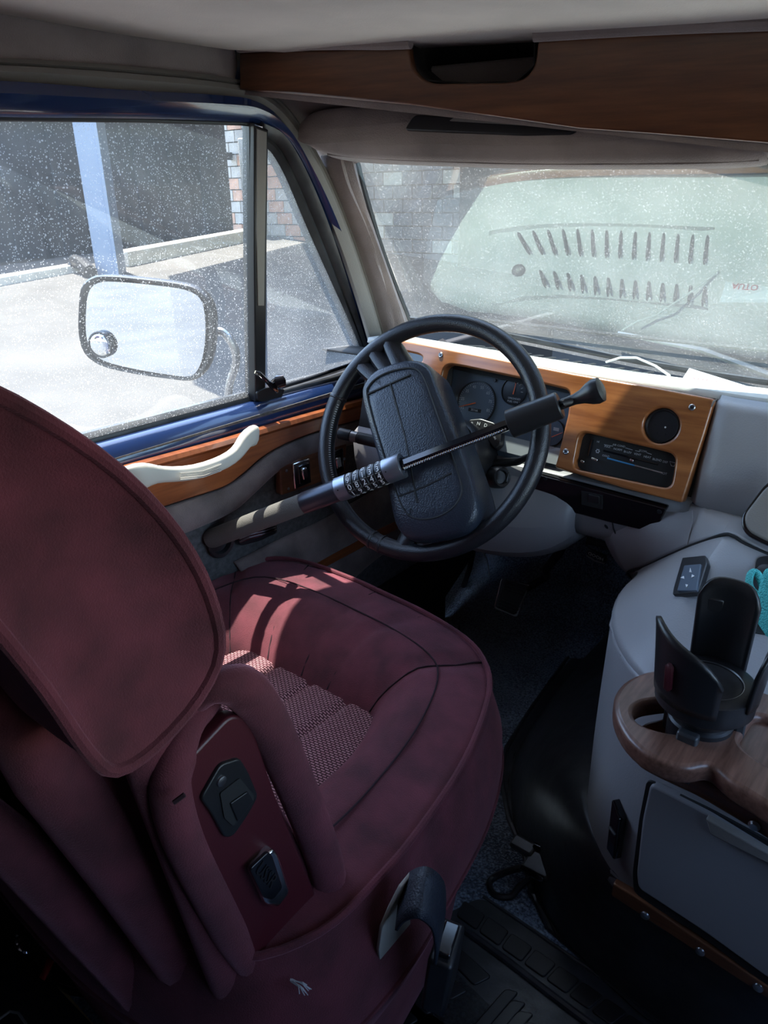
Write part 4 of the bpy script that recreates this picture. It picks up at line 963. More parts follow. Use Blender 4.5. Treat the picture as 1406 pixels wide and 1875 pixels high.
ac = thing('accelerator_pedal', 'long black ribbed accelerator pedal beside the engine cover', 'pedal', onz(1055,1120,.03))
AC = Frame(onz(1050,1118,.05), (1,.0,0), V((.02,.78,.62)))
pp2 = AC.many([(1062,1060),(1112,1086),(1092,1108),(1055,1138),(1030,1128),(1027,1118)])
plate('pedal_plate', AC, rnd(AC.many([(1084,1045),(1116,1062),(1100,1090),(1058,1138),(1050,1138),(1026,1122),(1030,1112)]), .006), 'pedal', ac, thick=.012, bevel=.002)
for i in range(14):
    t = i/13; x0, y0 = lerp(1032,1066,t), lerp(1114,1066,t); x1, y1 = lerp(1056,1094,t), lerp(1132,1084,t)
    tube('pedal_rib', [AC.px(x0,y0,.001), AC.px(x1,y1,.001)], .0016, 'pedal', ac, seg=5)
tube('pedal_groove', [AC.px(1046,1124,.002), AC.px(1096,1062,.002)], .0018, 'black_matte', ac, seg=5)
HDL = Frame(ony(1091,1018,1.36), (1,-.1,-.12), (0,-.1,1))
hr_ = thing('bonnet_release', 'small black bonnet release lever lettered HOOD under the dashboard', 'lever', HDL.p)
fbox('release_handle', HDL, 0, 0, -.008, 0, .044, .018, 'black', hr_, bevel=.003)
tube('release_rim', [HDL.w(-.020,-.009,.0), HDL.w(0,-.011,.002), HDL.w(.021,-.009,0)], .0015, 'steel', hr_, seg=6)
text('release_lettering', 'HOOD', HDL, 0, 0, .0105, 'white', hr_, h=.001, rot=math.pi, sx=1.1)
tube('release_bracket', [ony(1075,990,1.36), ony(1110,998,1.36), ony(1135,1010,1.34)], .008, 'black_matte', hr_, seg=8)
tag(tube('wiring_loom', [onz(x, y, z) for x, y, z in [(866,1010,.22),(860,1040,.16),(848,1075,.06),(842,1110,.012),(840,1160,.012)]], .0075, 'black', seg=8), 'black wiring loom hanging down onto the footwell carpet', 'wiring')
tag(tube('thin_cable', [onz(x, y, z) for x, y, z in [(883,1008,.22),(892,1025,.16),(897,1060,.08),(896,1100,.015),(880,1130,.006),(850,1168,.006)]], .0018, 'cord', seg=6), 'thin grey-white cable trailing over the footwell carpet in front of the seat', 'cable')
tag(tube('cable_loom', [onz(x, y, z) for x, y, z in [(700,1010,.03),(730,1030,.015),(760,1022,.012),(800,1018,.014),(850,1012,.05)]], .004, 'black_matte', seg=6), 'black cable lying along the front of the footwell by the door', 'cable')
# ================================================================== ENGINE COVER
eng = thing('engine_cover', 'grey moulded engine cover and console with a drawer, standing on a black skirt', 'engine cover', (.25, 1.0, 0))
def sect(z):
    if z <= .40:
        k = (z-.24)/.16; A = [(-.105,1.9),(-.10,1.35),(-.10,1.15),(-.10,1.02),(-.096,.955),(-.075,.875),(-.035,.815),(.01,.775),(.045,.760),(.075,.752),(.16,.752),(.3,.752),(.75,.752)]
        return A
    if z <= .56:
        k = (z-.40)/.16; A = sect(.40); B = [(-.105,1.7),(-.10,1.25),(-.10,1.12),(-.10,1.03),(-.098,.975),(-.078,.90),(-.038,.84),(.005,.80),(.04,.787),(.075,.78),(.16,.778),(.3,.778),(.75,.778)]
        return [(lerp(a[0],b[0],k), lerp(a[1],b[1],k)) for a, b in zip(A, B)]
    return sect(.56)
rows = []
for z in (.235,.25,.30,.35,.40,.44,.48,.52,.545,.56): rows.append([V((x, y, z)) for x, y in sect(z)])
e1 = patch('console_body', rows, 'dash', eng, thick=.004, sub=1)
base = [V((x, y, .56)) for x, y in sect(.56)]
cs_ = cr(SEAM, 6); L0 = cr(base, 6)
def at(poly, t):
    f = t*(len(poly)-1); i = min(len(poly)-2, int(f)); return poly[i].lerp(poly[i+1], f-i)
def face_pt(t, k):
    b = at(L0, t); q = at(cs_, t); return b.lerp(q, k)
# flank: column-matched so that the rounded corner runs straight up to the seam
tb = [.10,.17,.23,.29,.35,.42,.50,.56,.62,.68,.75,.85,1.0]
ts = [.0,.10,.20,.30,.40,.48,.56,.62,.70,.75,.82,.90,1.0]
up_rows = []
for k in (0,.12,.3,.5,.7,.88,.97,1.0):
    up_rows.append([at(L0, a).lerp(at(cs_, b)-V((0,0,.004)), k) for a, b in zip(tb, ts)])
up_rows = [[p+V((0,-.016*math.sin(math.pi*k)*(1 if i > 6 else .3),0)) for i, p in enumerate(r)] for r, k in zip(up_rows, (0,.12,.3,.5,.7,.88,.97,1.0))]
UPPER = patch('console_upper', up_rows, 'dash', eng, thick=.004, sub=1)
patch('console_shelf', [[V((x, y, .557)) for x, y in sect(.56)[3:]], [V((x, max(1.0,y), .557)) for x, y in sect(.56)[3:]]], 'dash', eng, thick=.003)
# seam between dashboard and engine cover
tube('cover_seam', [p+V((0,-.002,-.001)) for p in cs_[:50]], .0022, 'black_matte', eng, seg=6)
# black skirt at floor level
fe = [(-.413,2.0),(-.404,1.53),(-.381,1.305),(-.360,1.158),(-.328,1.08),(-.257,.988),(-.189,.928),(-.148,.872),(-.089,.827),(-.016,.811),(.078,.789),(.3,.78),(.75,.77)]
b0 = sect(.25)
def mixr(k, z, out=0, dz=0):
    r = []
    for (a, b) in zip(fe, b0):
        d = V((b[0]-a[0], b[1]-a[1])); r.append(V((a[0]+d.x*k, a[1]+d.y*k, z)))
    return r
rows = [mixr(-.03,.004), mixr(-.03,.016), mixr(.03,.022), mixr(.09,.020), mixr(.12,.034), mixr(.20,.075), mixr(.34,.145), mixr(.55,.205), mixr(.80,.245), mixr(1.03,.262)]
patch('rubber_skirt', rows, 'rubber', eng, thick=.004, sub=1)
tube('skirt_lip', mixr(-.02, .016), .006, 'rubber', eng, seg=8)
tube('skirt_bead', mixr(.085, .021), .003, 'black_matte', eng, seg=6)
# over-centre latch of the engine cover
LA = thing('cover_latch', 'black rubber over-centre latch holding the engine cover skirt to the carpet', 'latch', onz(985,1585,.02))
LF = Frame(onz(988,1578,.085), V((.75,-.35,.1)), V((.3,.7,.3)))
fbox('latch_plate', LF, 0, 0, -.014, 0, .055, .045, 'rubber', LA, rot=.3, bevel=.005)
fbox('latch_bar', LF, -.002, .020, -.002, .010, .058, .011, 'black_gloss', LA, rot=.3, bevel=.005)
fbox('latch_bar', LF, .010, -.024, -.002, .010, .050, .010, 'black_gloss', LA, rot=.3, bevel=.005)
tube('latch_eye', [LF.w(.026+.008*math.cos(t), .010+.008*math.sin(t), .003) for t in (i*math.pi/8 for i in range(16))], .0022, 'black_gloss', LA, seg=6, closed=True)
lp = [onz(x, y, z) for x, y, z in [(968,1588,.035),(940,1592,.03),(905,1606,.014),(896,1622,.012),(908,1640,.012),(935,1642,.014),(950,1625,.025),(975,1605,.04)]]
tube('latch_loop', cr(lp, 4), .006, 'black', LA, seg=8)
fbox('latch_tongue', LF, -.045, .0, -.012, .004, .050, .026, 'rubber', LA, rot=.25, bevel=.005)
# drawer on the rear face of the engine cover
RF = Frame((.1, .752, .40), (1,0,0), (0, .020, .30))
dpx = [(1190,1436),(1300,1492),(1420,1566),(1470,1590),(1520,1860),(1406,1792),(1290,1708),(1195,1645),(1168,1628),(1165,1600),(1176,1500)]
drw = plate('drawer_front', RF, rnd(RF.many(dpx, .008), .008), 'dash_low', eng, thick=.014, bevel=.003, h=.008)
plate('drawer_gap', RF, rnd(RF.many([(1184,1428),(1300,1484),(1480,1580),(1535,1875),(1406,1806),(1285,1716),(1188,1655),(1160,1634),(1158,1598),(1170,1500)], .002), .008), 'black_matte', eng, thick=.004, h=.0015)
plate('drawer_handle', RF, rnd(RF.many([(1294,1493),(1460,1585),(1500,1625),(1406,1575),(1304,1524)], .012), .003), 'vinyl', drw, thick=.012, bevel=.002, h=.018)
fp_ = Frame(V((.012,.775,.34)), (.55,-.45,0), (0,.0,1))
plate('corner_switch', fp_, rnd([(-.006,-.040),(.014,-.040),(.014,.030),(-.008,.044)], .003), 'black_gloss', eng, thick=.012, bevel=.002, h=.012)
fbox('switch_notch', fp_, .003, .0, .010, .014, .016, .003, 'black', eng, bevel=.001)
# walnut base rail with screws
rail = thing('base_rail', 'dark walnut rail screwed along the foot of the engine cover drawer', 'wooden rail', (.12,.73,.22))
RR = Frame((.1, .738, .225), (1,0,0), (0,0,1))
plate('rail_board', RR, rnd(RR.many([(1122,1618),(1160,1640),(1406,1808),(1500,1870),(1500,1905),(1406,1830),(1118,1640)]), .002), 'wood_dark', rail, thick=.012, bevel=.002)
for p in [(1181,1676),(1282,1742),(1388,1808)]:
    lathe('rail_screw', RR.px(*p, .0), RR.n, [(0,.006),(.002,.0055),(.003,.003)], 'steel', rail, seg=12)
# ------------------------------------------------------------------ walnut tray on top
tray = thing('console_tray', 'brown walnut console tray with a ring cup holder and carved recess', 'tray', (.12,.78,.56))
TF = Frame((.1, .78, .585), (1,0,0), (0,1,0))
tpx_ = [(1124,1282),(1130,1262),(1150,1242),(1185,1228),(1235,1222),(1300,1222),(1370,1236),(1460,1260),(1640,1330),(1640,1640),(1470,1520),(1406,1474),(1340,1432),(1308,1404),(1292,1400),(1270,1404),(1240,1402),(1190,1384),(1150,1350),(1128,1312)]
tpo = cr2(TF.many(tpx_), 3, True)
hol = cr2(TF.many([(1160,1300),(1172,1288),(1196,1282),(1240,1278),(1300,1282),(1332,1296),(1342,1318),(1330,1338),(1300,1347),(1255,1344),(1200,1334),(1168,1320)]), 4, True)
rcs = rnd(TF.many([(1385,1306),(1640,1400),(1640,1520),(1406,1402),(1362,1370),(1354,1352)]), .012)
tr_ = plate('tray_board', TF, tpo, 'wood_tray', tray, thick=.024, bevel=.006, holes=[hol, rcs])
plate('tray_recess', TF, rnd(TF.many([(1380,1300),(1650,1395),(1650,1530),(1406,1412),(1352,1374),(1344,1352)], -.010), .008), 'wood_tray', tray, thick=.010, h=-.009)
TG = Frame((.1, .78, .545), (1,0,0), (0,1,0))
tpo2 = rnd(TG.many([(1166,1372),(1200,1392),(1280,1428),(1340,1462),(1406,1502),(1560,1600),(1560,1380),(1300,1300),(1170,1330)]), .012)
plate('tray_apron', TG, tpo2, 'wood_dark', tray, thick=.030, bevel=.006, h=.006)
for p, hgt in [((1303,1413), .015)]:
    lathe('rail_knob', TG.px(1303,1422,-.002), TG.n, [(0,.011),(.003,.011),(.006,.006),(.012,.011),(.018,.009)], 'lens', tray, seg=16)
lathe('apron_screw', TG.px(1384,1502,-.01)+V((0,-.004,-.004)), (0,-1,0), [(0,.006),(.003,.004)], 'steel', tray, seg=12)
from mathutils.bvhtree import BVHTree
def surf(o, px, py):
    me = o.data; mw = o.matrix_basis if o.parent is None else o.parent.matrix_basis @ o.matrix_parent_inverse @ o.matrix_basis
    t = BVHTree.FromPolygons([mw @ v.co for v in me.vertices], [tuple(p.vertices) for p in me.polygons])
    for k in range(30):
        l, n, i, d = t.ray_cast(CAM, ray(px, py+4*k).normalized())
        if l is not None: break
    if n.dot(CAM-l) < 0: n = -n
    return l, n
# mirror switch pad on the slanted face
def pt_up(px, py):   # on the left flank of the console
    return onx(px, py, -.088)
MS = Frame(onx(1268,1058,-.0), (.80,-.42,.0), (0.10,.45,.80))
_l, _n = surf(UPPER, 1262, 1058); _u = (onx(1300,1036,_l.x)*0+V((_n.y*-1, _n.x, 0))).normalized()
MS = Frame(_l, _u, _n.cross(_u))
for a_, b_ in (((1256,1003),(1192,1222)), ((1340,985),(1300,1080))):
    tube('moulding_line', [surf(UPPER, lerp(a_[0],b_[0],t), lerp(a_[1],b_[1],t))[0] for t in (0,.25,.5,.75,1)], .0012, 'dash', eng, seg=6)
msp = plate('mirror_switch', MS, rnd(MS.many([(1254,1026),(1296,1022),(1300,1036),(1284,1090),(1236,1094),(1238,1082)]), .003), 'black', eng, thick=.008, bevel=.0015, h=.006)
plate('switch_pad', MS, rnd(MS.many([(1253,1036),(1284,1033),(1276,1082),(1240,1082)], .008), .002), 'vinyl', msp, thick=.004, bevel=.001, h=.009).data.materials[0] = M['gauge']
for pts_ in [[(1262,1048),(1264,1040),(1266,1048)], [(1252,1055),(1246,1058),(1253,1060)], [(1267,1052),(1272,1055),(1266,1058)], [(1255,1070),(1260,1071),(1257,1076)]]:
    plate('arrow', MS, MS.many(pts_, .0095), 'white', msp, thick=.0008, h=.0100)
# pocket with an accessory socket
_l, _n = surf(UPPER, 1392, 1090); _u = V((-_n.y, _n.x, 0)).normalized(); PK = Frame(_l, _u, _n.cross(_u))
plate('pocket', PK, rnd(PK.many([(1384,1024),(1480,1010),(1470,1180),(1372,1160),(1366,1148)]), .008), 'black_matte', eng, thick=.006, h=.004)
lathe('accessory_socket', PK.px(1402,1052,.004), PK.n, [(0,.012),(.006,.012),(.007,.008)], 'black', eng, seg=16)
# rolled teal webbing keyring
tl = thing('teal_strap', 'teal webbing strap with a plastic loop tucked in the console pocket', 'strap', ony(1395,1120,.95))
tube('strap_loop', cr([surf(UPPER, x, y)[0]+surf(UPPER, x, y)[1]*h for x, y, h in [(1396,1106,.012),(1378,1100,.016),(1367,1084,.016),(1370,1064,.016),(1381,1063,.016),(1389,1078,.014),(1397,1098,.012)]], 4), .0045, 'teal', tl, seg=8)
TLF = Frame(ony(1400,1120,.93), V((.8,-.5,.1)), V((.25,.1,1)))
TLF.p = surf(UPPER, 1402, 1120)[0]+surf(UPPER, 1402, 1120)[1]*.018
fbox('strap_body', TLF, .006, 0, -.010, .010, .040, .085, 'teal', tl, bevel=.008)
# ------------------------------------------------------------------ expandable cup and phone holder
cup = thing('cup_holder_adapter', 'black expandable cup holder adapter standing in the walnut tray ring', 'cup holder', (.06,.80,.56))
cb = TF.px(1262, 1312, 0)
ctr = V((cb.x+.012, cb.y-.002, .56))
lathe('adapter_base', ctr+V((0,0,-.045)), (0,0,1), [(0,.028),(.005,.031),(.045,.033),(.075,.0335),(.077,.031),(.082,.030)], 'black', cup, seg=32)
for i in range(3):
    t = i*2.094+.5; d = V((math.cos(t), math.sin(t), 0))
    box('grip_foot', ctr+d*.038+V((0,0,.004)), (.012,.022,.062), 'rubber', cup, rot=Matrix.Rotation(t,3,'Z'), bevel=.003)
lathe('adapter_cone', ctr+V((0,0,.034)), (0,0,1), [(0,.030),(.004,.034),(.014,.044),(.020,.050),(.026,.0505),(.030,.050),(.044,.050),(.046,.047),(.0465,.036),(.044,.0355),(.0435,.0)], 'black', cup, seg=48)
lathe('bright_ring', ctr+V((0,0,.079)), (0,0,1), [(0,.037),(.0012,.037),(.0014,.0355),(0,.0352)], 'steel', cup, seg=48, caps=False)
lathe('rubber_pad', ctr+V((0,0,.0775)), (0,0,1), [(0,.0352),(.0010,.034),(.0012,0)], 'rubber', cup, seg=32)
# three upright fins: curved shells round the mouth
def fin(a0, a1, z0, z1, r0, r1, slope=0.0, m='black', nm='upright_fin'):
    rows = []
    nseg = 14
    for j in range(9):
        v = j/8; row = []
        for i in range(nseg+1):
            u_ = i/nseg; a = lerp(a0, a1, u_)
            edge = 1-abs(2*u_-1)**5*.42 if j == 8 else 1
            zt = lerp(z1, z1-slope, u_); z = lerp(z0, zt, v)
            # rounded top corners
            cz = (abs(2*u_-1))**4*.022*v**3
            r = lerp(r0, r1, v); row.append(ctr+V((r*math.cos(a), r*math.sin(a), z-cz)))
        rows.append(row)
    return patch(nm, rows, m, cup, thick=.0045, ang=60)
VD = (CAM-ctr); va = math.atan2(VD.y, VD.x)     # direction towards the cabin centre
fin(math.radians(58), math.radians(128), .070, .175, .049, .054)
f1 = fin(math.radians(192), math.radians(298), .066, .162, .050, .057, slope=.034)
f3 = fin(math.radians(-26), math.radians(30), .070, .140, .050, .056)
an = math.radians(244)
for rr in (.0575,):
    p0 = ctr+V((rr*.985*math.cos(an), rr*.985*math.sin(an), .085)); p1 = ctr+V((rr*1.03*math.cos(an), rr*1.03*math.sin(an), .118))
    tube('fin_slot', [p0, p0.lerp(p1,.1), p0.lerp(p1,.9), p1], [.002,.0045,.0045,.002], 'maroon_plastic', cup, seg=8)
FFr = Frame(ctr+V((.0515*math.cos(math.radians(108)), .0515*math.sin(math.radians(108)), .148)), V((-math.sin(math.radians(108))*-1, math.cos(math.radians(108))*-1, 0)), V((0,0,1)))
fbox('fin_spring', FFr, 0, -.006, -.004, .002, .020, .018, 'vinyl', cup, bevel=.003).data.materials[0] = M['black']
# ================================================================== FLOOR MATS AND REAR CORNER
mat_ = thing('floor_mat', 'black ribbed rubber floor mat beside the driver seat base', 'floor mat', (.0,.5,0))
MF = Frame((0,.5,.010), (1,0,0), (0,1,0))
mo = MF.many([(880,1640),(930,1672),(1060,1760),(1250,1890),(1300,2300),(300,2300),(420,2000),(640,1800),(760,1700)])
plate('mat_base', MF, rnd(mo, .02), 'rubber', mat_, thick=.008, bevel=.002)
tube('mat_rim', [MF.px(x, y, .003) for x, y in [(835,1690),(930,1760),(1010,1822),(1100,1890)]], .006, 'rubber', mat_, seg=8)
tube('mat_rim', [MF.px(x, y, .001) for x, y in [(885,1642),(980,1706),(1100,1790),(1240,1890)]], .003, 'rubber', mat_, seg=8)
def pad(pts): plate('tread_pad', MF, rnd(MF.many(pts), .006), 'black', mat_, thick=.006, bevel=.0015, h=.003)
for i in range(9):
    t = i/9; t2 = (i+.9)/9
    a0 = (lerp(850,1240,t), lerp(1650,1918,t)); a1 = (lerp(850,1240,t2), lerp(1650,1918,t2))
    b0_ = (lerp(835,1205,t), lerp(1678,1940,t)); b1 = (lerp(835,1205,t2), lerp(1678,1940,t2))
    pad([a0, a1, b1, b0_])
for i in range(8):
    o0 = i*44
    pad([(800-o0*1.15,1738+o0*.46), (828-o0*1.15,1724+o0*.46), (900-o0*1.0,1790+o0*.6), (868-o0*1.0,1806+o0*.62)])
for i in range(6):
    o0 = i*40
    pad([(925+o0*.3,1812+o0*.5), (950+o0*.35,1818+o0*.5), (800+o0*.5,1990+o0*.3), (775+o0*.5,1985+o0*.3)])
# things on the floor behind the driver's seat, by the door
T0 = Frame((-.66,.26,.03), (1,0,0), (0,1,0))
blk = thing('perforated_panel', 'black perforated plastic panel lying on the floor behind the seat', 'panel', (-.72,.22,.03))
hol2 = []
for (x, y) in [(60,1780),(90,1800),(62,1862),(88,1868),(112,1880),(28,1800),(15,1778)]:
    a, b = T0.loc(x, y, .03); hol2.append([(a+.011*math.cos(t)*1.5, b+.011*math.sin(t)) for t in (i*math.pi/6 for i in range(12))])
hol2 = hol2[:0]
pb = plate('panel_body', T0, rnd(T0.many([(-200,1640),(0,1680),(60,1755),(110,1812),(170,1875),(260,2000),(-200,2100)], .03), .01), 'black', blk, thick=.02, bevel=.003, h=.03)
for (x, y) in [(18,1772),(52,1788),(58,1812),(92,1832),(62,1866),(92,1872),(122,1880),(30,1842)]:
    lathe('round_hole', T0.px(x, y, .0302), T0.n, [(0,.009),(.0006,.0088)], 'black_matte', pb, seg=14, sx=1.0)
tube('panel_rim', [T0.px(x, y, .031) for x, y in [(-40,1900),(0,1865),(18,1852),(34,1855),(48,1875)]], .002, 'vinyl', pb, seg=6)
rs = raw('red_strap', [], [], 'red', None) if False else None
tube('threshold_strip_', [T0.px(82,1795,.0), T0.px(82,1796,.0)], .001, 'brass', None) if False else None
o = patch('red_strap', [[T0.px(88,1752,.045), T0.px(99,1760,.045)], [T0.px(80,1775,.040), T0.px(90,1780,.040)], [T0.px(72,1790,.036), T0.px(81,1796,.036)]], 'red', thick=.003)
tag(o, 'short red strap on the floor behind the seat by the door', 'strap')
o = patch('threshold_strip', [[T0.px(*a, .0), T0.px(*b, .0)] for a, b in [((78,1796),(92,1795)), ((100,1815),(118,1815)), ((130,1845),(146,1848)), ((160,1876),(174,1880)), ((200,1915),(216,1920))]], 'brass', thick=.008)
tag(o, 'pale wooden strip along the floor edge behind the seat', 'wooden strip')
o = thing('glossy_tray', 'glossy black plastic tray with a bright rim behind the seat', 'tray', (-.62,.30,.02))
plate('tray_shell', T0, rnd(T0.many([(95,1765),(112,1752),(180,1790),(200,1815),(168,1814),(120,1808),(92,1790)], .02), .004), 'black_gloss', o, thick=.02, bevel=.003, h=.02)
tube('tray_rim', [T0.px(x, y, .021) for x, y in [(96,1792),(118,1805),(140,1810),(170,1813)]], .0015, 'chrome', o, seg=6)
o = thing('chrome_bolt', 'shiny chrome bolt and fitting low on the pillar behind the seat', 'bolt', T0.px(38,1730,.08))
for i, (x, y, r) in enumerate([(36,1716,.007),(38,1727,.009),(41,1738,.008),(47,1745,.006)]):
    lathe('bolt_piece', T0.px(x, y, .08), (.3,.2,1), [(0,r*.8),(.003,r),(.007,r),(.009,r*.6)], 'chrome', o, seg=12)
# ================================================================== OUTSIDE
def gz(x, y): return -.62 + .08*max(0, -x-1.5)
def ong(px, py, dz=0):
    d = ray(px, py); n = V((.08,0,1)); z0 = -.62+dz; t = (z0-.12 - n.dot(CAM))/n.dot(d); p = CAM+d*t
    if p.x > -1.5: p = CAM+d*((z0-CAM.z)/d.z)
    return p
rows = [[V((x, y, gz(x, y))) for y in (-30,-10,0,5,12,30)] for x in (-30,-15,-1.5,10,25)]
struct(patch('ground', rows, 'asphalt', thick=.05))
def gstrip(nm, pa, pb, wd_, m, h=.006):
    d = (pb-pa).normalized(); s = d.cross(V((0,0,1))).normalized()*wd_/2
    k = 12; ra = [[pa.lerp(pb, i/k)-s+V((0,0,h)), pa.lerp(pb, i/k)+s+V((0,0,h))] for i in range(k+1)]
    return patch(nm, ra, m, thick=.004)
la = ong(90,808); lb = ong(430,672)
o = gstrip('parking_line', ong(60,825), ong(640,612), .115, 'line'); tag(o, 'faded yellow painted parking line on the asphalt beside the van', 'parking line')
for i, (x, y) in enumerate([(215,712),(235,702),(174,733),(110,753),(60,752)]):
    p = ong(x, y, .01); r = .035 if i == 0 else .022
    vs = [p+V((r*math.cos(t)*(1 if j % 2 else .55), r*math.sin(t)*(1 if j % 2 else .55), .006*(j % 3))) for j, t in enumerate(k*math.pi/4 for k in range(8))]
    o = raw('dry_leaf', vs+[p+V((0,0,.012))], [(j, (j+1) % 8, 8) for j in range(8)], 'leaf')
    o.modifiers.new('s', 'SOLIDIFY').thickness = .002
    tag(o, ['large curled brown leaf on the asphalt below the door mirror', 'brown leaf just behind the larger curled one on the asphalt', 'small leaf on the asphalt left below the door mirror', 'small pale leaf on the asphalt, second from the window edge', 'leaf fragment on the asphalt nearest the seat headrest'][i], 'leaf', 'dry leaves on the asphalt')
# fence of tall sheets, kerbs and column
FA, FB = V((-10.5, 1.7, 0)), V((-13.5, 12.0, 0))
fen = thing('fence', 'tall dark sheet fence along the far side of the lot', 'fence', (-11,7,0))
fd = (FB-FA).normalized(); nn = int((FB-FA).length/.5)
for i in range(-4, nn):
    c = FA+fd*(i*.5+.25); c.z = gz(c.x, c.y)+1.25
    box('fence_sheet', c+V((.04*(i % 2),0,0)), (.05,.56,2.5), 'fence', fen, rot=Matrix.Rotation(math.atan2(-fd.x, fd.y),3,'Z'), bevel=.01)
c = FA+fd*4.5; box('fence_rail', V((c.x-.08, c.y, 1.9)), (.06,13,.15), 'fence', fen, rot=Matrix.Rotation(math.atan2(-fd.x, fd.y),3,'Z'))
def kerb(pa, pb, w_, h_, nm, lab):
    d = pb-pa; c = (pa+pb)/2; o = box(nm, c+V((0,0,h_/2-.02)), (w_, d.length, h_+.04), 'kerb', rot=d.to_track_quat('Y','Z').to_matrix(), bevel=.02); tag(o, lab, 'kerb'); return o
kerb(ong(-60,535), ong(150,497), .22, .13, 'kerb', 'whitewashed kerb at the foot of the fence left of the column')
kerb(ong(222,490), ong(462,440), .30, .24, 'kerb', 'raised whitewashed kerb at the foot of the fence right of the column')
cb_ = ong(205,503); colm = thing('steel_column', 'blue-grey square steel column standing before the fence', 'column', cb_)
rot = Matrix.Rotation(math.radians(40),3,'Z')
box('column_shaft', cb_+V((0,0,2.0)), (.34,.34,4.2), 'post', colm, rot=rot, bevel=.01)
box('column_edge', cb_+V((.23,-.05,2.0)), (.05,.05,4.2), 'post', colm, rot=rot, bevel=.005)
tag(tube('bent_pipe', [ong(138,502)+V((0,0,.10)), ong(143,502)+V((0,0,.18)), ong(155,506)+V((0,0,.16)), ong(168,512)+V((0,0,.10))], .10, 'rubber', seg=10), 'short dark bent pipe stub by the foot of the steel column', 'pipe')
# concrete block wall across the end of the lot
wal = struct(box('wall_block_backing', (-11.3, 12.32, 1.2), (16.0, .2, 4.6), 'mortar'))
bme = {}
for k in ('block1','block2','block_shade'):
    t_ = box('block', (0,0,0), (.43,.14,.215), k, wal, bevel=0); bme[k] = t_.data; bpy.data.objects.remove(t_)
rb = random.Random(5)
for r in range(13):
    for c in range(30):
        x = -14.8+c*.45+(.225 if r % 2 else 0); z = -.3+r*.235+.08*0
        if x < -7.55 and z > gz(x, 12)-.25:
            k = rb.choice(['block1','block1','block1','block2']) if x < -10.7 else ('block_shade' if rb.random() < .94 else 'block1')  # blocks further right take the colour with shade in it
            k = 'block2' if (x < -10.9 and r < 9 and rb.random() < .35) else k
            o = bpy.data.objects.new('block', bme[k]); sc.collection.objects.link(o); o.location = (x, 12.17+rb.uniform(-.008,.008), z)
            o.parent = wal; o.matrix_parent_inverse = wal.matrix_basis.inverted()
tag(box('wall_cap_pier', (-12.75, 11.85, .95), (.32,.32,2.5), 'kerb', bevel=.02), 'pale rendered pier where the fence meets the block wall', 'pier')
tag(box('far_building', (2.0, 12.3, 1.5), (19.0, 1.0, 5.5), 'fence', bevel=.02), 'dark shaded building front beyond the block wall', 'building')
# unseen canopy added here, outlined to throw the shade on ground and wall
cpn = [V((-4.25,3.75,-.40)), V((-4.86,3.84,-.35)), V((-9.45,7.06,0.0)), V((-11.3,11.8,.17)), V((-9,15,0)), V((9,15,-.6)), V((9,3.0,-.6))]
cp3 = [V((p.x, p.y, p.z))+SUN/SUN.z*(3.4-p.z) for p in cpn]
o = raw('added_shade_canopy', [p for p in cp3]+[p+V((0,0,.12)) for p in cp3], [tuple(range(7)), tuple(range(7,14))]+[(i,(i+1)%7,(i+1)%7+7,i+7) for i in range(7)], 'canopy'); struct(o)
# ------------------------------------------------------------------ door mirror
mir = thing('door_mirror', "black door mirror on a curved steel arm outside the driver's window", 'mirror', (-1.12,.93,.87))
mn = V((.47,-.87,.235)).normalized()
MI = Frame((-1.12,.95,.875), V((0,0,1)).cross(mn), (0,0,1))
mo_ = [(146,570),(150,530),(170,510),(200,506),(260,511),(330,520),(365,532),(385,560),(390,600),(385,650),(370,682),(345,695),(300,691),(240,682),(185,668),(156,645),(146,610)]
hs_ = cr2(MI.many(mo_), 3, True)
cxm = sum(a for a, b in hs_)/len(hs_); cym = sum(b for a, b in hs_)/len(hs_)
def mr(s, h): return [MI.w(cxm+(a-cxm)*s, cym+(b-cym)*s, h) for a, b in hs_]
loft('mirror_housing', [mr(.55,-.055), mr(.85,-.045), mr(1.02,-.02), mr(1.03,-.004), mr(1.0,.004), mr(.955,.003), mr(.94,-.003), mr(.90,-.005)], 'black', mir, ang=60)
gi_ = cr2(MI.many([(158,570),(163,535),(180,518),(215,516),(290,523),(340,531),(366,546),(375,575),(376,620),(368,665),(350,688),(310,686),(240,674),(190,660),(166,640),(158,610)], .0), 3, True)
plate('mirror_glass', MI, gi_, 'mirror', mir, thick=.003, h=.001, smooth=False)
bc_ = MI.px(188, 630, .002)
sp = lathe('blind_spot_mirror', bc_, MI.n, [(0,.028),(.010,.028),(.012,.026),(.0115,.0235)], 'black', mir, seg=32, caps=False)
rings = [[bc_+MI.n*(.010+.004*math.cos(f*math.pi/2)) + (MI.u*math.cos(a)+MI.v*math.sin(a))*.024*math.sin(f*math.pi/2) for a in (2*math.pi*j/32 for j in range(32))] for f in (.02,.2,.4,.6,.8,1.0)]
loft('convex_glass', rings, 'mirror', sp, caps=True, ang=80)
tube('mirror_arm', cr([MI.px(388,610,-.03), MI.px(408,608,-.03), MI.px(428,635,-.035), MI.px(432,665,-.04), MI.px(420,705,-.05), MI.px(417,745,-.06)], 5), .009, 'steel', mir, seg=10)
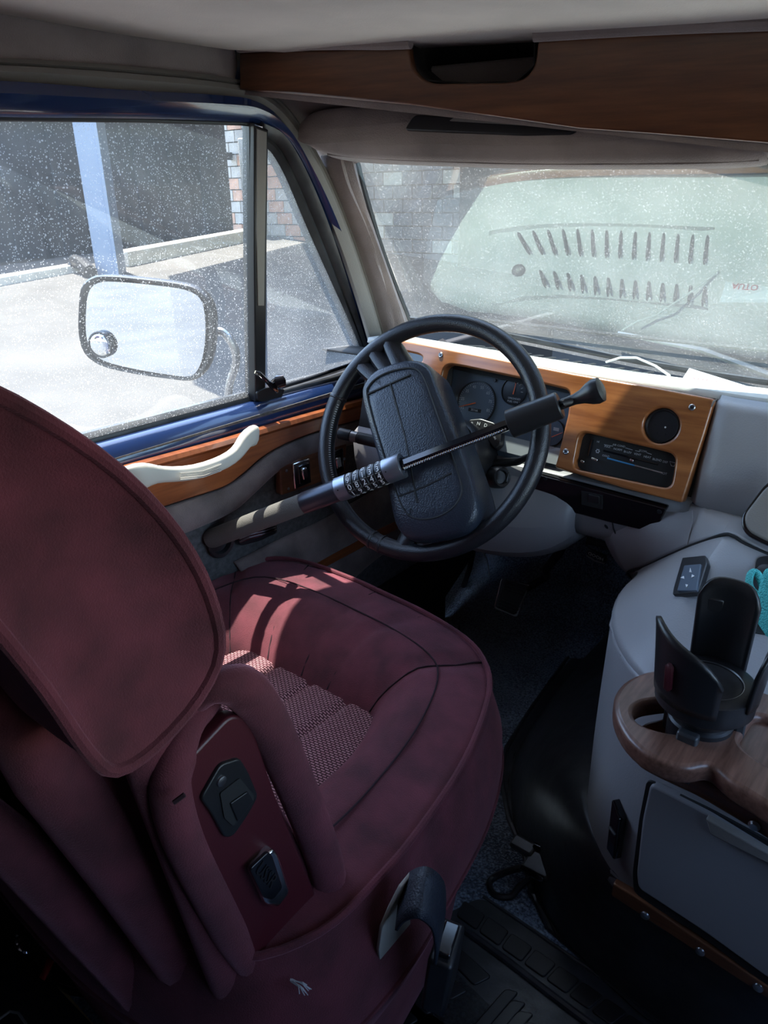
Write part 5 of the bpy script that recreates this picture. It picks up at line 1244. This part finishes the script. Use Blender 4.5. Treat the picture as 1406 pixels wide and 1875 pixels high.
# ------------------------------------------------------------------ windscreen wipers and bonnet cowl
cw = [[V((x, wsb(max(-.73,min(.73,x))).y+d, wsb(max(-.73,min(.73,x))).z+z)) for x in [i*.1075-.86 for i in range(17)]] for d, z in [(.0,-.045),(.05,-.055),(.25,-.13),(.50,-.24),(.75,-.38)]]
struct(patch('bonnet', cw, 'black', thick=.01))
for (x0, x1, lab) in [(-.62,.02,'thin grey wiper lying across the foot of the windscreen on the driver side'), (.06,.70,'wiper parked on the passenger half of the windscreen')]:
    wp = thing('windscreen_wiper', lab, 'wiper', (x0, 1.45, .82))
    g0 = lambda x, t: wsb(x).lerp(wst(x), t)+V((0,.014,.012))
    tube('wiper_blade', [g0(lerp(x0,x1,i/8), .03+.10*math.sin(math.pi*i/8*.5)) for i in range(9)], .004, 'black', wp, seg=6)
    tube('wiper_arm', [g0(x1, -.06), g0(lerp(x1,x0,.3), .06)+V((0,.012,.006)), g0(lerp(x1,x0,.55), .085)+V((0,.008,.006))], [.008,.006,.004], 'steel', wp, seg=6)
# ------------------------------------------------------------------ trees seen in the mirror
def tree(x, y, h_, r, m, lab, seed):
    t = thing('tree', lab, 'tree', (x, y, gz(x, y))); rr = random.Random(seed)
    lathe('trunk', (x, y, gz(x,y)), (0,0,1), [(0,.22),(h_*.5,.14),(h_*.8,.06)], 'bark', t, seg=10)
    vs, fs = [], []
    for i in range(1400):
        th = rr.uniform(0, 2*math.pi); ph = math.acos(rr.uniform(-1,1)); q_ = r*rr.uniform(.45,1)
        c = V((x+q_*math.cos(th)*math.sin(ph), y+q_*math.sin(th)*math.sin(ph), h_*.72+q_*.8*math.cos(ph)))
        s_ = r*.09; a = V((rr.uniform(-1,1), rr.uniform(-1,1), rr.uniform(-1,1))).normalized(); b = a.orthogonal()
        k = len(vs); vs += [c+a*s_, c+b*s_, c-a*s_, c-b*s_]; fs.append((k,k+1,k+2,k+3))
    o = raw('foliage', vs, fs, m, t, smooth=False); o['kind'] = 'stuff'
tree(-3.2,-20,6.5,2.6,'tree_purple','purple-flowering tree behind the van seen in the door mirror', 1)
tree(-6.5,-26,5.0,2.4,'tree_green','green tree further behind the van seen in the door mirror', 2)
